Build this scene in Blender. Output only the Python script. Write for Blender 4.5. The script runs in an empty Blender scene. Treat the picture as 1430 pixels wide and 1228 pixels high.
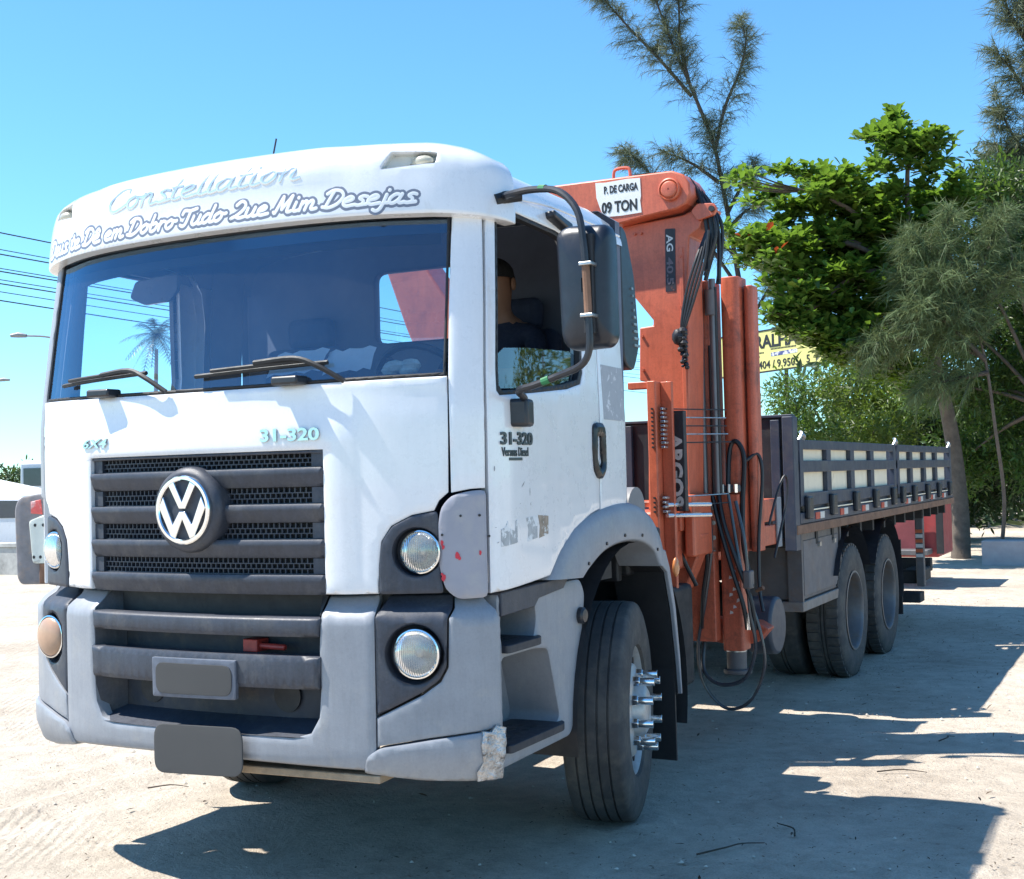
import bpy, bmesh, math, random
import numpy as np
from mathutils import Vector, Matrix, Quaternion, noise
from mathutils.geometry import delaunay_2d_cdt

scene = bpy.context.scene
COL = scene.collection
random.seed(7)

# ---------------------------------------------------------------- camera
cam_data = bpy.data.cameras.new('camera')
cam = bpy.data.objects.new('camera', cam_data)
COL.objects.link(cam)
CY, CP, CR = -0.4745, 0.028, -0.0256
f_ = Vector((math.sin(CY)*math.cos(CP), math.cos(CY)*math.cos(CP), math.sin(CP)))
r0_ = Vector((math.cos(CY), -math.sin(CY), 0)); u0_ = r0_.cross(f_)
r_ = math.cos(CR)*r0_ + math.sin(CR)*u0_
u_ = -math.sin(CR)*r0_ + math.cos(CR)*u0_
M = Matrix((r_, u_, -f_)).transposed().to_4x4()
M.translation = Vector((3.4776, -4.324, 1.6472))
cam.matrix_world = M
cam_data.sensor_width = 36.0
cam_data.lens = 1785.8/1430*36
cam_data.clip_start = 0.1; cam_data.clip_end = 3000
scene.camera = cam

# ---------------------------------------------------------------- sky, sun, exposure
TO_SUN = Vector((-0.558, -0.25, 1.0)).normalized()
world = bpy.data.worlds.new('World'); scene.world = world; world.use_nodes = True
wn = world.node_tree.nodes; wl = world.node_tree.links
bg = wn['Background']
sky = wn.new('ShaderNodeTexSky'); sky.sky_type = 'NISHITA'; sky.sun_disc = False
sky.sun_elevation = math.asin(TO_SUN.z)
sky.sun_rotation = math.atan2(TO_SUN.x, TO_SUN.y)
sky.altitude = 0; sky.air_density = 1.0; sky.dust_density = 0.0; sky.ozone_density = 4.0
tint = wn.new('ShaderNodeMix'); tint.data_type = 'RGBA'; tint.blend_type = 'MULTIPLY'; tint.inputs[0].default_value = 1.0
tint.inputs[7].default_value = (0.57, 0.915, 1.04, 1)        # the camera's vivid white balance, even over the whole sky
wl.new(sky.outputs[0], tint.inputs[6]); wl.new(tint.outputs[2], bg.inputs[0]); bg.inputs[1].default_value = 0.13
sun_data = bpy.data.lights.new('sun', 'SUN'); sun_data.energy = 5.0; sun_data.angle = math.radians(0.53)
sun_data.color = (1.0, 0.955, 0.88)
sun = bpy.data.objects.new('sun', sun_data); COL.objects.link(sun)
sun.rotation_euler = (-TO_SUN).to_track_quat('-Z', 'Y').to_euler()
sun.location = (-20, -10, 40)
scene.view_settings.view_transform = 'Standard'
scene.view_settings.look = 'None'
scene.view_settings.exposure = 0.92
scene.view_settings.gamma = 1.0
scene.view_settings.use_curve_mapping = False
scene.render.engine = 'CYCLES'
scene.cycles.max_bounces = 10
scene.cycles.transparent_max_bounces = 24
scene.cycles.caustics_reflective = False
scene.cycles.caustics_refractive = False
scene.cycles.use_denoising = True

# ---------------------------------------------------------------- materials
MATS = {}
def ramp(nt, stops):
    n = nt.nodes.new('ShaderNodeValToRGB'); e = n.color_ramp.elements
    while len(e) < len(stops): e.new(0.5)
    for k, (p, c) in enumerate(stops):
        e[k].position = p; e[k].color = (*c, 1) if len(c) == 3 else c
    return n
def noise_tex(nt, scale, detail=5, rough=0.6, vec=None, dist=0.0):
    n = nt.nodes.new('ShaderNodeTexNoise'); n.inputs['Scale'].default_value = scale
    n.inputs['Detail'].default_value = detail; n.inputs['Roughness'].default_value = rough
    n.inputs['Distortion'].default_value = dist
    if vec is not None: nt.links.new(vec, n.inputs['Vector'])
    return n
def mixc(nt, fac, a, b, mode='MIX'):
    m = nt.nodes.new('ShaderNodeMix'); m.data_type = 'RGBA'; m.blend_type = mode
    for s, v in ((m.inputs[0], fac), (m.inputs[6], a), (m.inputs[7], b)):
        if isinstance(v, (int, float)): s.default_value = v
        elif isinstance(v, tuple): s.default_value = (*v, 1) if len(v) == 3 else v
        else: nt.links.new(v, s)
    return m.outputs[2]
def mat(name, col, rough=0.5, metal=0.0, coat=0.0, var=0.12, vscale=6.0, dirt=None, dirt_scale=3.0, dirt_lo=0.52, dirt_hi=0.72,
        bump=0.0, bscale=60.0, rvar=0.15, emit=None, spec=0.5, fine=0.0):
    if name in MATS: return MATS[name]
    m = bpy.data.materials.new(name); m.use_nodes = True; nt = m.node_tree
    b = nt.nodes['Principled BSDF']
    tc = nt.nodes.new('ShaderNodeTexCoord').outputs['Object']
    n1 = noise_tex(nt, vscale, 6, 0.65, tc)
    lo = tuple(max(0, c*(1-var)) for c in col); hi = tuple(min(1, c*(1+var)) for c in col)
    r = ramp(nt, [(0.3, lo), (0.7, hi)]); nt.links.new(n1.outputs[0], r.inputs[0])
    c_out = r.outputs[0]
    if dirt:
        n2 = noise_tex(nt, dirt_scale, 8, 0.7, tc, 0.4)
        r2 = ramp(nt, [(dirt_lo, (0, 0, 0)), (dirt_hi, (1, 1, 1))]); nt.links.new(n2.outputs[0], r2.inputs[0])
        c_out = mixc(nt, r2.outputs[0], c_out, dirt)
    if fine:
        nf = noise_tex(nt, 90, 6, .75, tc); rf_ = ramp(nt, [(.33, (1-fine*1.6,)*3), (.5, (1, 1, 1)), (.72, (1+fine,)*3)]); nt.links.new(nf.outputs[0], rf_.inputs[0])
        c_out = mixc(nt, 1.0, c_out, rf_.outputs[0], 'MULTIPLY')
        mpg = nt.nodes.new('ShaderNodeMapping'); mpg.inputs['Scale'].default_value = (16, 16, 1.6); nt.links.new(tc, mpg.inputs['Vector'])
        ns = noise_tex(nt, 2.2, 7, .72, mpg.outputs[0], .3); rs = ramp(nt, [(.40, (1-fine*1.3,)*3), (.56, (1, 1, 1))]); nt.links.new(ns.outputs[0], rs.inputs[0])
        c_out = mixc(nt, 1.0, c_out, rs.outputs[0], 'MULTIPLY')
    nt.links.new(c_out, b.inputs['Base Color'])
    rr = nt.nodes.new('ShaderNodeMapRange'); rr.inputs[1].default_value = 0.3; rr.inputs[2].default_value = 0.7
    rr.inputs[3].default_value = max(0.02, rough*(1-rvar)); rr.inputs[4].default_value = min(1, rough*(1+rvar))
    n3 = noise_tex(nt, vscale*2.3, 5, 0.7, tc)
    nt.links.new(n3.outputs[0], rr.inputs[0]); nt.links.new(rr.outputs[0], b.inputs['Roughness'])
    b.inputs['Metallic'].default_value = metal; b.inputs['Coat Weight'].default_value = coat
    b.inputs['Coat Roughness'].default_value = 0.05
    b.inputs['Specular IOR Level'].default_value = spec
    if bump:
        nb = noise_tex(nt, bscale, 4, 0.6, tc); bp = nt.nodes.new('ShaderNodeBump')
        bp.inputs['Strength'].default_value = bump; bp.inputs['Distance'].default_value = 0.01
        nt.links.new(nb.outputs[0], bp.inputs['Height']); nt.links.new(bp.outputs[0], b.inputs['Normal'])
    if emit:
        b.inputs['Emission Color'].default_value = (*emit[0], 1); b.inputs['Emission Strength'].default_value = emit[1]
    MATS[name] = m
    return m
def glass(name, tint, refl=0.06, rough=0.02, gcol=(1, 1, 1), fres=1.0, dust=0.0, ribs=0.0):
    if name in MATS: return MATS[name]
    m = bpy.data.materials.new(name); m.use_nodes = True; nt = m.node_tree
    nt.nodes.remove(nt.nodes['Principled BSDF'])
    out = nt.nodes['Material Output']
    t = nt.nodes.new('ShaderNodeBsdfTransparent'); t.inputs[0].default_value = (*tint, 1)
    g = nt.nodes.new('ShaderNodeBsdfGlossy'); g.inputs['Color'].default_value = (*gcol, 1); g.inputs['Roughness'].default_value = rough
    fr = nt.nodes.new('ShaderNodeFresnel'); fr.inputs[0].default_value = 1.5
    ma = nt.nodes.new('ShaderNodeMath'); ma.operation = 'MULTIPLY_ADD'; ma.inputs[1].default_value = fres; ma.inputs[2].default_value = refl
    ma.use_clamp = True
    nt.links.new(fr.outputs[0], ma.inputs[0])
    mx = nt.nodes.new('ShaderNodeMixShader'); nt.links.new(ma.outputs[0], mx.inputs[0])
    nt.links.new(t.outputs[0], mx.inputs[1]); nt.links.new(g.outputs[0], mx.inputs[2])
    last = mx.outputs[0]
    if dust:
        df = nt.nodes.new('ShaderNodeBsdfDiffuse'); df.inputs[0].default_value = (.55, .58, .62, 1)
        tc = nt.nodes.new('ShaderNodeTexCoord').outputs['Object']; nz = noise_tex(nt, 3.5, 7, .7, tc, .6)
        mr = nt.nodes.new('ShaderNodeMapRange'); mr.inputs[1].default_value = .3; mr.inputs[2].default_value = .75; mr.inputs[3].default_value = dust*.3; mr.inputs[4].default_value = dust
        nt.links.new(nz.outputs[0], mr.inputs[0]); m2 = nt.nodes.new('ShaderNodeMixShader'); nt.links.new(mr.outputs[0], m2.inputs[0])
        nt.links.new(last, m2.inputs[1]); nt.links.new(df.outputs[0], m2.inputs[2]); last = m2.outputs[0]
    if ribs:
        wv = nt.nodes.new('ShaderNodeTexWave'); wv.bands_direction = 'X'; wv.inputs['Scale'].default_value = ribs; wv.inputs['Distortion'].default_value = .8
        tc2 = nt.nodes.new('ShaderNodeTexCoord'); nt.links.new(tc2.outputs['Object'], wv.inputs['Vector'])
        bp = nt.nodes.new('ShaderNodeBump'); bp.inputs['Strength'].default_value = .7; bp.inputs['Distance'].default_value = .004
        nt.links.new(wv.outputs[0], bp.inputs['Height']); nt.links.new(bp.outputs[0], g.inputs['Normal'])
    nt.links.new(last, out.inputs[0])
    MATS[name] = m
    return m

white = mat('white_paint', (0.76, 0.765, 0.785), 0.30, 0, 0.75, 0.03, 4, dirt=(0.60, 0.58, 0.55), dirt_scale=5, dirt_lo=0.60, dirt_hi=0.85, rvar=0.25, fine=.02)
plastic = mat('grey_plastic', (0.27, 0.285, 0.315), 0.48, 0, 0, 0.08, 7, dirt=(0.34, 0.335, 0.33), dirt_scale=6, dirt_lo=0.55, dirt_hi=0.8, bump=0.10, bscale=220, fine=.045)
darkpl = mat('dark_plastic', (0.040, 0.047, 0.066), 0.5, 0, 0, 0.12, 8, dirt=(0.09, 0.09, 0.095), dirt_scale=7, dirt_lo=0.5, dirt_hi=0.78, bump=0.10, bscale=260, fine=.14)
black = mat('black_rubber', (0.016, 0.017, 0.02), 0.6, 0, 0, 0.2, 12)
blackpl = mat('black_plastic', (0.02, 0.022, 0.028), 0.38, 0, 0, 0.2, 10, dirt=(0.05, 0.05, 0.055), dirt_scale=9, dirt_lo=0.5, dirt_hi=0.9)
chrome = mat('chrome', (0.86, 0.87, 0.88), 0.09, 1.0, 0, 0.03, 8)
dullmetal = mat('dull_metal', (0.42, 0.42, 0.42), 0.38, 0.9, 0, 0.2, 12, dirt=(0.18, 0.13, 0.09), dirt_scale=14, dirt_lo=0.55, dirt_hi=0.8)
orange = mat('crane_orange', (0.58, 0.130, 0.064), 0.42, 0, 0.05, 0.10, 3.5, dirt=(0.36, 0.075, 0.04), dirt_scale=5, dirt_lo=0.5, dirt_hi=0.78, rvar=0.2, fine=.10)
orange_worn = mat('crane_orange_worn', (0.54, 0.120, 0.060), 0.5, 0, 0, 0.15, 6, dirt=(0.14, 0.05, 0.035), dirt_scale=7, dirt_lo=0.52, dirt_hi=0.70, fine=.14)
bedblue = mat('bed_dark_paint', (0.030, 0.040, 0.066), 0.5, 0, 0, 0.2, 4, dirt=(0.10, 0.095, 0.09), dirt_scale=5, dirt_lo=0.5, dirt_hi=0.85)
boardw = mat('bed_board_cream', (0.82, 0.73, 0.56), 0.6, 0, 0, 0.06, 8, dirt=(0.42, 0.28, 0.16), dirt_scale=6, dirt_lo=0.62, dirt_hi=0.8)
steel_dirty = mat('dirty_steel', (0.13, 0.125, 0.13), 0.6, 0.3, 0, 0.2, 6, dirt=(0.16, 0.10, 0.07), dirt_scale=6, dirt_lo=0.5, dirt_hi=0.8)
rust = mat('rusty_edge', (0.20, 0.11, 0.07), 0.75, 0.2, 0, 0.3, 9)
chassis_m = mat('chassis_black', (0.02, 0.02, 0.022), 0.7, 0, 0, 0.3, 6, dirt=(0.06, 0.05, 0.045), dirt_scale=5, dirt_lo=0.5, dirt_hi=0.85)
cloth_blue = mat('cab_fabric', (0.040, 0.055, 0.10), 0.85, 0, 0, 0.15, 14, bump=0.1, bscale=400)
liner = mat('cab_liner', (0.13, 0.15, 0.20), 0.8, 0, 0, 0.08, 6)
dash_m = mat('dashboard_plastic', (0.035, 0.05, 0.085), 0.6, 0, 0, 0.1, 9)
amber = mat('amber_lens', (0.55, 0.20, 0.07), 0.25, 0, 0.4, 0.1, 20)
tarnish = mat('amber_faded_lens', (0.42, 0.26, 0.17), 0.35, 0, 0.2, 0.1, 20)

# ---------------------------------------------------------------- object helpers
def link(o, parent=None):
    COL.objects.link(o)
    if parent is not None: o.parent = parent
    return o
def empty(name, loc=(0, 0, 0), parent=None):
    o = bpy.data.objects.new(name, None); o.location = loc; o.empty_display_size = 0.2
    return link(o, parent)
def tag(o, label=None, cat=None, group=None, kind=None):
    if label: o['label'] = label
    if cat: o['category'] = cat
    if group: o['group'] = group
    if kind: o['kind'] = kind
    return o
def mesh_obj(name, verts, faces, m, parent=None, smooth=True, angle=35, bevel=0.0, seg=2):
    me = bpy.data.meshes.new(name); me.from_pydata([tuple(v) for v in verts], [], [tuple(f) for f in faces])
    me.validate(); me.update()
    if m is not None:
        for mm in (m if isinstance(m, (list, tuple)) else [m]): me.materials.append(mm)
    if smooth and len(me.polygons):
        me.shade_smooth()
        me.set_sharp_from_angle(angle=math.radians(angle))
    o = bpy.data.objects.new(name, me); link(o, parent)
    if bevel:
        b = o.modifiers.new('bevel', 'BEVEL'); b.width = bevel; b.segments = seg; b.limit_method = 'ANGLE'; b.angle_limit = math.radians(40)
        b.harden_normals = False
    if smooth:
        w = o.modifiers.new('normals', 'WEIGHTED_NORMAL'); w.keep_sharp = True; w.weight = 60
    return o
def dup(o, parent, mtx=None):
    c = o.copy(); COL.objects.link(c); c.parent = parent
    if mtx is not None: c.matrix_local = mtx
    return c

class MB:
    def __init__(s): s.v = []; s.f = []
    def add(s, vs, fs):
        n = len(s.v); s.v += [Vector(v) for v in vs]; s.f += [tuple(i+n for i in f) for f in fs]; return s
    def box(s, x0, x1, y0, y1, z0, z1, mtx=None):
        vs = [Vector((x, y, z)) for z in (z0, z1) for y in (y0, y1) for x in (x0, x1)]
        if mtx is not None: vs = [mtx @ v for v in vs]
        return s.add(vs, [(0, 2, 3, 1), (4, 5, 7, 6), (0, 1, 5, 4), (2, 6, 7, 3), (0, 4, 6, 2), (1, 3, 7, 5)])
    def prism(s, poly, axis, a, b):
        # polygon in the two other axes, extruded along axis from a to b
        def P(p, t):
            return {'x': (t, p[0], p[1]), 'y': (p[0], t, p[1]), 'z': (p[0], p[1], t)}[axis]
        n = len(poly); area = sum(poly[i][0]*poly[(i+1) % n][1]-poly[(i+1) % n][0]*poly[i][1] for i in range(n))
        poly = list(poly)
        if (area < 0) != (axis == 'y'): poly.reverse()
        if a > b: a, b = b, a
        vs = [P(p, a) for p in poly]+[P(p, b) for p in poly]
        fs = [tuple(range(n))[::-1], tuple(range(n, 2*n))]+[(i, (i+1) % n, n+(i+1) % n, n+i) for i in range(n)]
        return s.add(vs, fs)
    def cyl(s, p, q, r, n=16, r2=None, cap=True):
        p, q = Vector(p), Vector(q); r2 = r if r2 is None else r2
        d = (q-p).normalized(); a = d.orthogonal().normalized(); b = d.cross(a)
        vs = [p+r*(math.cos(t)*a+math.sin(t)*b) for t in [2*math.pi*i/n for i in range(n)]]
        vs += [q+r2*(math.cos(t)*a+math.sin(t)*b) for t in [2*math.pi*i/n for i in range(n)]]
        fs = [(i, (i+1) % n, n+(i+1) % n, n+i) for i in range(n)]
        if cap: fs += [tuple(range(n))[::-1], tuple(range(n, 2*n))]
        return s.add(vs, fs)
    def tube(s, pts, r, n=8, closed=False, smooth=4):
        pts = [Vector(p) for p in pts]
        if smooth > 1: pts = catmull(pts, smooth, closed)
        m = len(pts); rs = r if isinstance(r, (list, tuple)) else [r]*m
        if len(rs) != m: rs = [rs[0]+(rs[-1]-rs[0])*i/(m-1) for i in range(m)]
        prev = None; vs = []
        for i, p in enumerate(pts):
            a = pts[(i-1) % m] if (closed or i > 0) else pts[i]; b = pts[(i+1) % m] if (closed or i < m-1) else pts[i]
            d = (b-a); d = d.normalized() if d.length > 1e-9 else Vector((0, 0, 1))
            if prev is None: e = d.orthogonal().normalized()
            else:
                e = prev-d*prev.dot(d); e = e.normalized() if e.length > 1e-6 else d.orthogonal().normalized()
            prev = e; g = d.cross(e)
            vs += [p+rs[i]*(math.cos(t)*e+math.sin(t)*g) for t in [2*math.pi*k/n for k in range(n)]]
        fs = []
        for i in range(m if closed else m-1):
            j = (i+1) % m
            fs += [(i*n+k, i*n+(k+1) % n, j*n+(k+1) % n, j*n+k) for k in range(n)]
        if not closed: fs += [tuple(range(n))[::-1], tuple((m-1)*n+k for k in range(n))]
        return s.add(vs, fs)
    def lathe(s, prof, n=32, mtx=None, cap=False):
        # prof: (radius, axial) about local X axis
        vs = []
        for r, x in prof:
            vs += [Vector((x, r*math.cos(2*math.pi*k/n), r*math.sin(2*math.pi*k/n))) for k in range(n)]
        if mtx is not None: vs = [mtx @ v for v in vs]
        fs = [(i*n+k, (i+1)*n+k, (i+1)*n+(k+1) % n, i*n+(k+1) % n) for i in range(len(prof)-1) for k in range(n)]
        if cap: fs += [tuple(range(n)), tuple((len(prof)-1)*n+k for k in range(n))[::-1]]
        return s.add(vs, fs)
    def ball(s, c, r, n=12, sc=(1, 1, 1)):
        vs = []; fs = []; c = Vector(c); m = n//2
        for i in range(m+1):
            t = math.pi*i/m
            for k in range(n):
                q = 2*math.pi*k/n
                vs.append(c+Vector((r*sc[0]*math.sin(t)*math.cos(q), r*sc[1]*math.sin(t)*math.sin(q), r*sc[2]*math.cos(t))))
        for i in range(m):
            for k in range(n): fs.append((i*n+k, (i+1)*n+k, (i+1)*n+(k+1) % n, i*n+(k+1) % n))
        return s.add(vs, fs)
    def build(s, name, m, parent=None, **kw): return mesh_obj(name, s.v, s.f, m, parent, **kw)

def catmull(pts, k, closed=False):
    out = []; n = len(pts)
    for i in range(n if closed else n-1):
        p0 = pts[(i-1) % n] if (closed or i > 0) else pts[i]*2-pts[i+1]
        p1 = pts[i]; p2 = pts[(i+1) % n]
        p3 = pts[(i+2) % n] if (closed or i < n-2) else p2*2-p1
        for j in range(k):
            t = j/k
            out.append(0.5*((2*p1)+(p2-p0)*t+(2*p0-5*p1+4*p2-p3)*t*t+(3*p1-p0-3*p2+p3)*t*t*t))
    if not closed: out.append(pts[-1])
    return out
def rounded(poly, r, n=4):
    out = []; m = len(poly)
    rs = r if isinstance(r, (list, tuple)) else [r]*m
    for i in range(m):
        p = np.array(poly[i], float); a = np.array(poly[i-1], float); b = np.array(poly[(i+1) % m], float)
        la, lb = np.linalg.norm(a-p), np.linalg.norm(b-p)
        if rs[i] <= 0: out.append(tuple(p)); continue
        q = min(rs[i], la*0.49, lb*0.49)
        s0 = p+(a-p)/la*q; s1 = p+(b-p)/lb*q
        for k in range(n+1):
            t = k/n; out.append(tuple((1-t)**2*s0+2*t*(1-t)*p+t*t*s1))
    return out
def ellipse(cx, cz, rx, rz, n=28):
    return [(cx+rx*math.cos(2*math.pi*k/n), cz+rz*math.sin(2*math.pi*k/n)) for k in range(n)]
def mir(o): return [(-p[0], p[1]) for p in o][::-1]

# ---------------------------------------------------------------- cab surface: wrap coordinates (u along the plan outline, z up)
PLAN = [(0, -.352), (.15, -.349), (.3, -.341), (.45, -.327), (.6, -.305), (.7, -.282), (.8, -.253), (.88, -.222), (.95, -.190),
        (1.01, -.163), (1.06, -.139), (1.105, -.114), (1.15, -.080), (1.185, -.032), (1.203, .03), (1.209, .11), (1.210, .22), (1.208, .35), (1.204, .5),
        (1.196, .8), (1.190, 1.1), (1.186, 1.60)]
_P = np.array(PLAN); _Pm = np.concatenate([_P[:0:-1]*[-1, 1], _P])
_s = np.concatenate([[0], np.cumsum(np.hypot(*np.diff(_Pm, axis=0).T))]); _s -= _s[len(_P)-1]
def _plan(u):
    x = 0; y = 0
    for o, w in ((-.05, .15), (-.025, .22), (0, .26), (.025, .22), (.05, .15)):
        x = x+w*np.interp(u+o, _s, _Pm[:, 0]); y = y+w*np.interp(u+o, _s, _Pm[:, 1])
    return x, y
def _kz(z): return np.interp(z, [0, 1.9, 2.3, 2.7, 2.9, 3.0], [1, 1, .985, .965, .945, .93])
def _sz(z): return np.interp(z, [0, 1.9, 2.04, 2.3, 2.68, 3.0], [0, 0, .01, .045, .10, .15])
def _base(u, z):
    x, y = _plan(u); g = np.interp(np.abs(u), [1.15, 1.8], [1, 0])
    return np.stack([x*_kz(z), y+_sz(z)*g, z], -1)
def S(u, z, d=0.0):
    u = np.atleast_1d(np.asarray(u, float)); z = np.atleast_1d(np.asarray(z, float))
    p = _base(u, z); e = 4e-3
    n = np.cross(_base(u+e, z)-_base(u-e, z), _base(u, z+e)-_base(u, z-e))
    n /= np.linalg.norm(n, axis=-1, keepdims=True)+1e-12
    return p+n*np.broadcast_to(d, u.shape)[..., None]

def _inside(px, pz, loop):
    x = loop[:, 0]; z = loop[:, 1]; x2 = np.roll(x, -1); z2 = np.roll(z, -1)
    c = ((z[None] > pz[:, None]) != (z2[None] > pz[:, None]))
    xi = (x2-x)[None]*(pz[:, None]-z[None])/np.where(np.abs(z2-z) < 1e-12, 1e-12, z2-z)[None]+x[None]
    return (np.sum(c & (px[:, None] < xi), 1) % 2) == 1
def _dist(px, pz, loop):
    a = loop; b = np.roll(loop, -1, 0); ab = b-a; L = (ab**2).sum(1)+1e-18
    t = ((px[:, None]-a[None, :, 0])*ab[None, :, 0]+(pz[:, None]-a[None, :, 1])*ab[None, :, 1])/L[None]
    t = np.clip(t, 0, 1)
    dx = px[:, None]-(a[None, :, 0]+t*ab[None, :, 0]); dz = pz[:, None]-(a[None, :, 1]+t*ab[None, :, 1])
    return np.sqrt((dx**2+dz**2).min(1))
def _resample(loop, res):
    out = []
    for i in range(len(loop)):
        p = np.array(loop[i], float); q = np.array(loop[(i+1) % len(loop)], float)
        k = max(1, int(math.ceil(np.linalg.norm(q-p)/res)))
        out += [p+(q-p)*j/k for j in range(k)]
    return np.array(out)
def patch(name, outline, m, parent=None, mapf=S, holes=(), d0=0.0, th=0.02, edge=0.004, res=0.05, rim=True, extra=None, angle=52):
    """a curved panel: 2D outline (with holes) meshed and laid on a surface, rounded at its rim, with thickness"""
    loops = [_resample(l, res) for l in [outline]+list(holes)]
    verts = []; edges = []
    for L in loops:
        n0 = len(verts); n = len(L)
        verts += [Vector((float(p[0]), float(p[1]))) for p in L]
        edges += [(n0+i, n0+(i+1) % n) for i in range(n)]
    allp = np.concatenate(loops)
    lo = allp.min(0); hi = allp.max(0)
    gx, gz = np.meshgrid(np.arange(lo[0]+res*.5, hi[0], res), np.arange(lo[1]+res*.5, hi[1], res))
    gx = gx.ravel(); gz = gz.ravel()
    def region(px, pz):
        ok = _inside(px, pz, loops[0])
        for L in loops[1:]: ok &= ~_inside(px, pz, L)
        return ok
    def dist(px, pz): return np.min([_dist(px, pz, L) for L in loops], 0)
    k = region(gx, gz); gx, gz = gx[k], gz[k]
    if len(gx):
        k = dist(gx, gz) > res*.45; gx, gz = gx[k], gz[k]
        verts += [Vector((float(a), float(b))) for a, b in zip(gx, gz)]
    if edge > 0:
        for L in loops:
            t = np.roll(L, -1, 0)-np.roll(L, 1, 0); nrm = np.stack([-t[:, 1], t[:, 0]], 1); nrm /= np.linalg.norm(nrm, axis=1, keepdims=True)+1e-12
            for s_ in (1, -1):
                q = L+nrm*s_*edge*1.5
                ok = region(q[:, 0], q[:, 1]); q = q[ok]
                if len(q):
                    ok = dist(q[:, 0], q[:, 1]) > edge*.9; q = q[ok]
                    verts += [Vector((float(a), float(b))) for a, b in q]
    V, E_, F, _, _, _ = delaunay_2d_cdt(verts, edges, [], 0, 1e-6)
    V = np.array([tuple(v) for v in V]); F = np.array(F)
    cen = V[F].mean(1); F = F[region(cen[:, 0], cen[:, 1])]
    dd = dist(V[:, 0], V[:, 1])
    d = np.full(len(V), float(d0)) if extra is None else d0+extra(V[:, 0], V[:, 1])
    dfull = d.copy()
    if edge > 0: d = d-edge*np.clip(1-dd/(edge*1.4), 0, 1)**2
    P3 = mapf(V[:, 0], V[:, 1], d)
    verts3 = [tuple(p) for p in P3]; faces = [tuple(int(i) for i in f) for f in F]
    # orient
    for i, f in enumerate(faces):
        a, b, c = V[f[0]], V[f[1]], V[f[2]]
        if (b[0]-a[0])*(c[1]-a[1])-(b[1]-a[1])*(c[0]-a[0]) < 0: faces[i] = f[::-1]
    if rim:
        cnt = {}
        for f in faces:
            for a, b in ((f[0], f[1]), (f[1], f[2]), (f[2], f[0])): cnt[(a, b)] = 1
        bnd = [(a, b) for (a, b) in cnt if (b, a) not in cnt]
        used = sorted({i for e in bnd for i in e}); idx = {}
        B = mapf(V[used, 0], V[used, 1], dfull[used]-th)
        for j, i in enumerate(used): idx[i] = len(verts3); verts3.append(tuple(B[j]))
        for a, b in bnd: faces.append((b, a, idx[a], idx[b]))
    return mesh_obj(name, verts3, faces, m, parent, angle=angle)
def flat_map(origin, ax, az, nrm):
    o = np.array(origin, float); ax = np.array(ax, float); az = np.array(az, float); nn = np.array(nrm, float)
    def f(u, z, d=0.0):
        u = np.atleast_1d(np.asarray(u, float)); z = np.atleast_1d(np.asarray(z, float)); d = np.broadcast_to(d, u.shape)
        return o+u[:, None]*ax+z[:, None]*az+d[:, None]*nn
    return f

# ---------------------------------------------------------------- lettering
def text_obj(name, body, size, u0, z0, mapf, m, parent, width=None, depth=0.004, d0=0.002, shear=0.0, bold=0.0, spacing=1.0, align='LEFT', angle=0.0, xs=1.0):
    cu = bpy.data.curves.new(name, 'FONT'); cu.body = body; cu.size = 1.0; cu.shear = shear; cu.offset = bold
    cu.space_character = spacing; cu.align_x = align; cu.resolution_u = 3
    cu.fill_mode = 'FRONT'
    tmp = bpy.data.objects.new(name, cu); COL.objects.link(tmp)
    dg = bpy.context.evaluated_depsgraph_get()
    me = bpy.data.meshes.new_from_object(tmp.evaluated_get(dg))
    bpy.data.objects.remove(tmp); bpy.data.curves.remove(cu)
    V = np.array([v.co[:2] for v in me.vertices]); F = [tuple(p.vertices) for p in me.polygons]
    bpy.data.meshes.remove(me)
    if len(V) == 0: return None
    V[:, 0] *= size*xs; V[:, 1] *= size
    if width: V[:, 0] *= width/(V[:, 0].max()-V[:, 0].min())
    if align == 'LEFT': V[:, 0] -= V[:, 0].min()
    ca, sa = math.cos(angle), math.sin(angle)
    U = u0+V[:, 0]*ca-V[:, 1]*sa; Z = z0+V[:, 0]*sa+V[:, 1]*ca
    top = mapf(U, Z, d0+depth); bot = mapf(U, Z, d0-0.001); n = len(U)
    faces = []
    for f in F:
        a, b, c = V[f[0]], V[f[1]], V[f[2]]
        faces.append(f if (b[0]-a[0])*(c[1]-a[1])-(b[1]-a[1])*(c[0]-a[0]) > 0 else f[::-1])
    cnt = {(f[i], f[(i+1) % len(f)]) for f in faces for i in range(len(f))}
    side = [(b, a, n+a, n+b) for (a, b) in cnt if (b, a) not in cnt]
    return mesh_obj(name, list(top)+list(bot), faces+side, m, parent, smooth=False)
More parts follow.
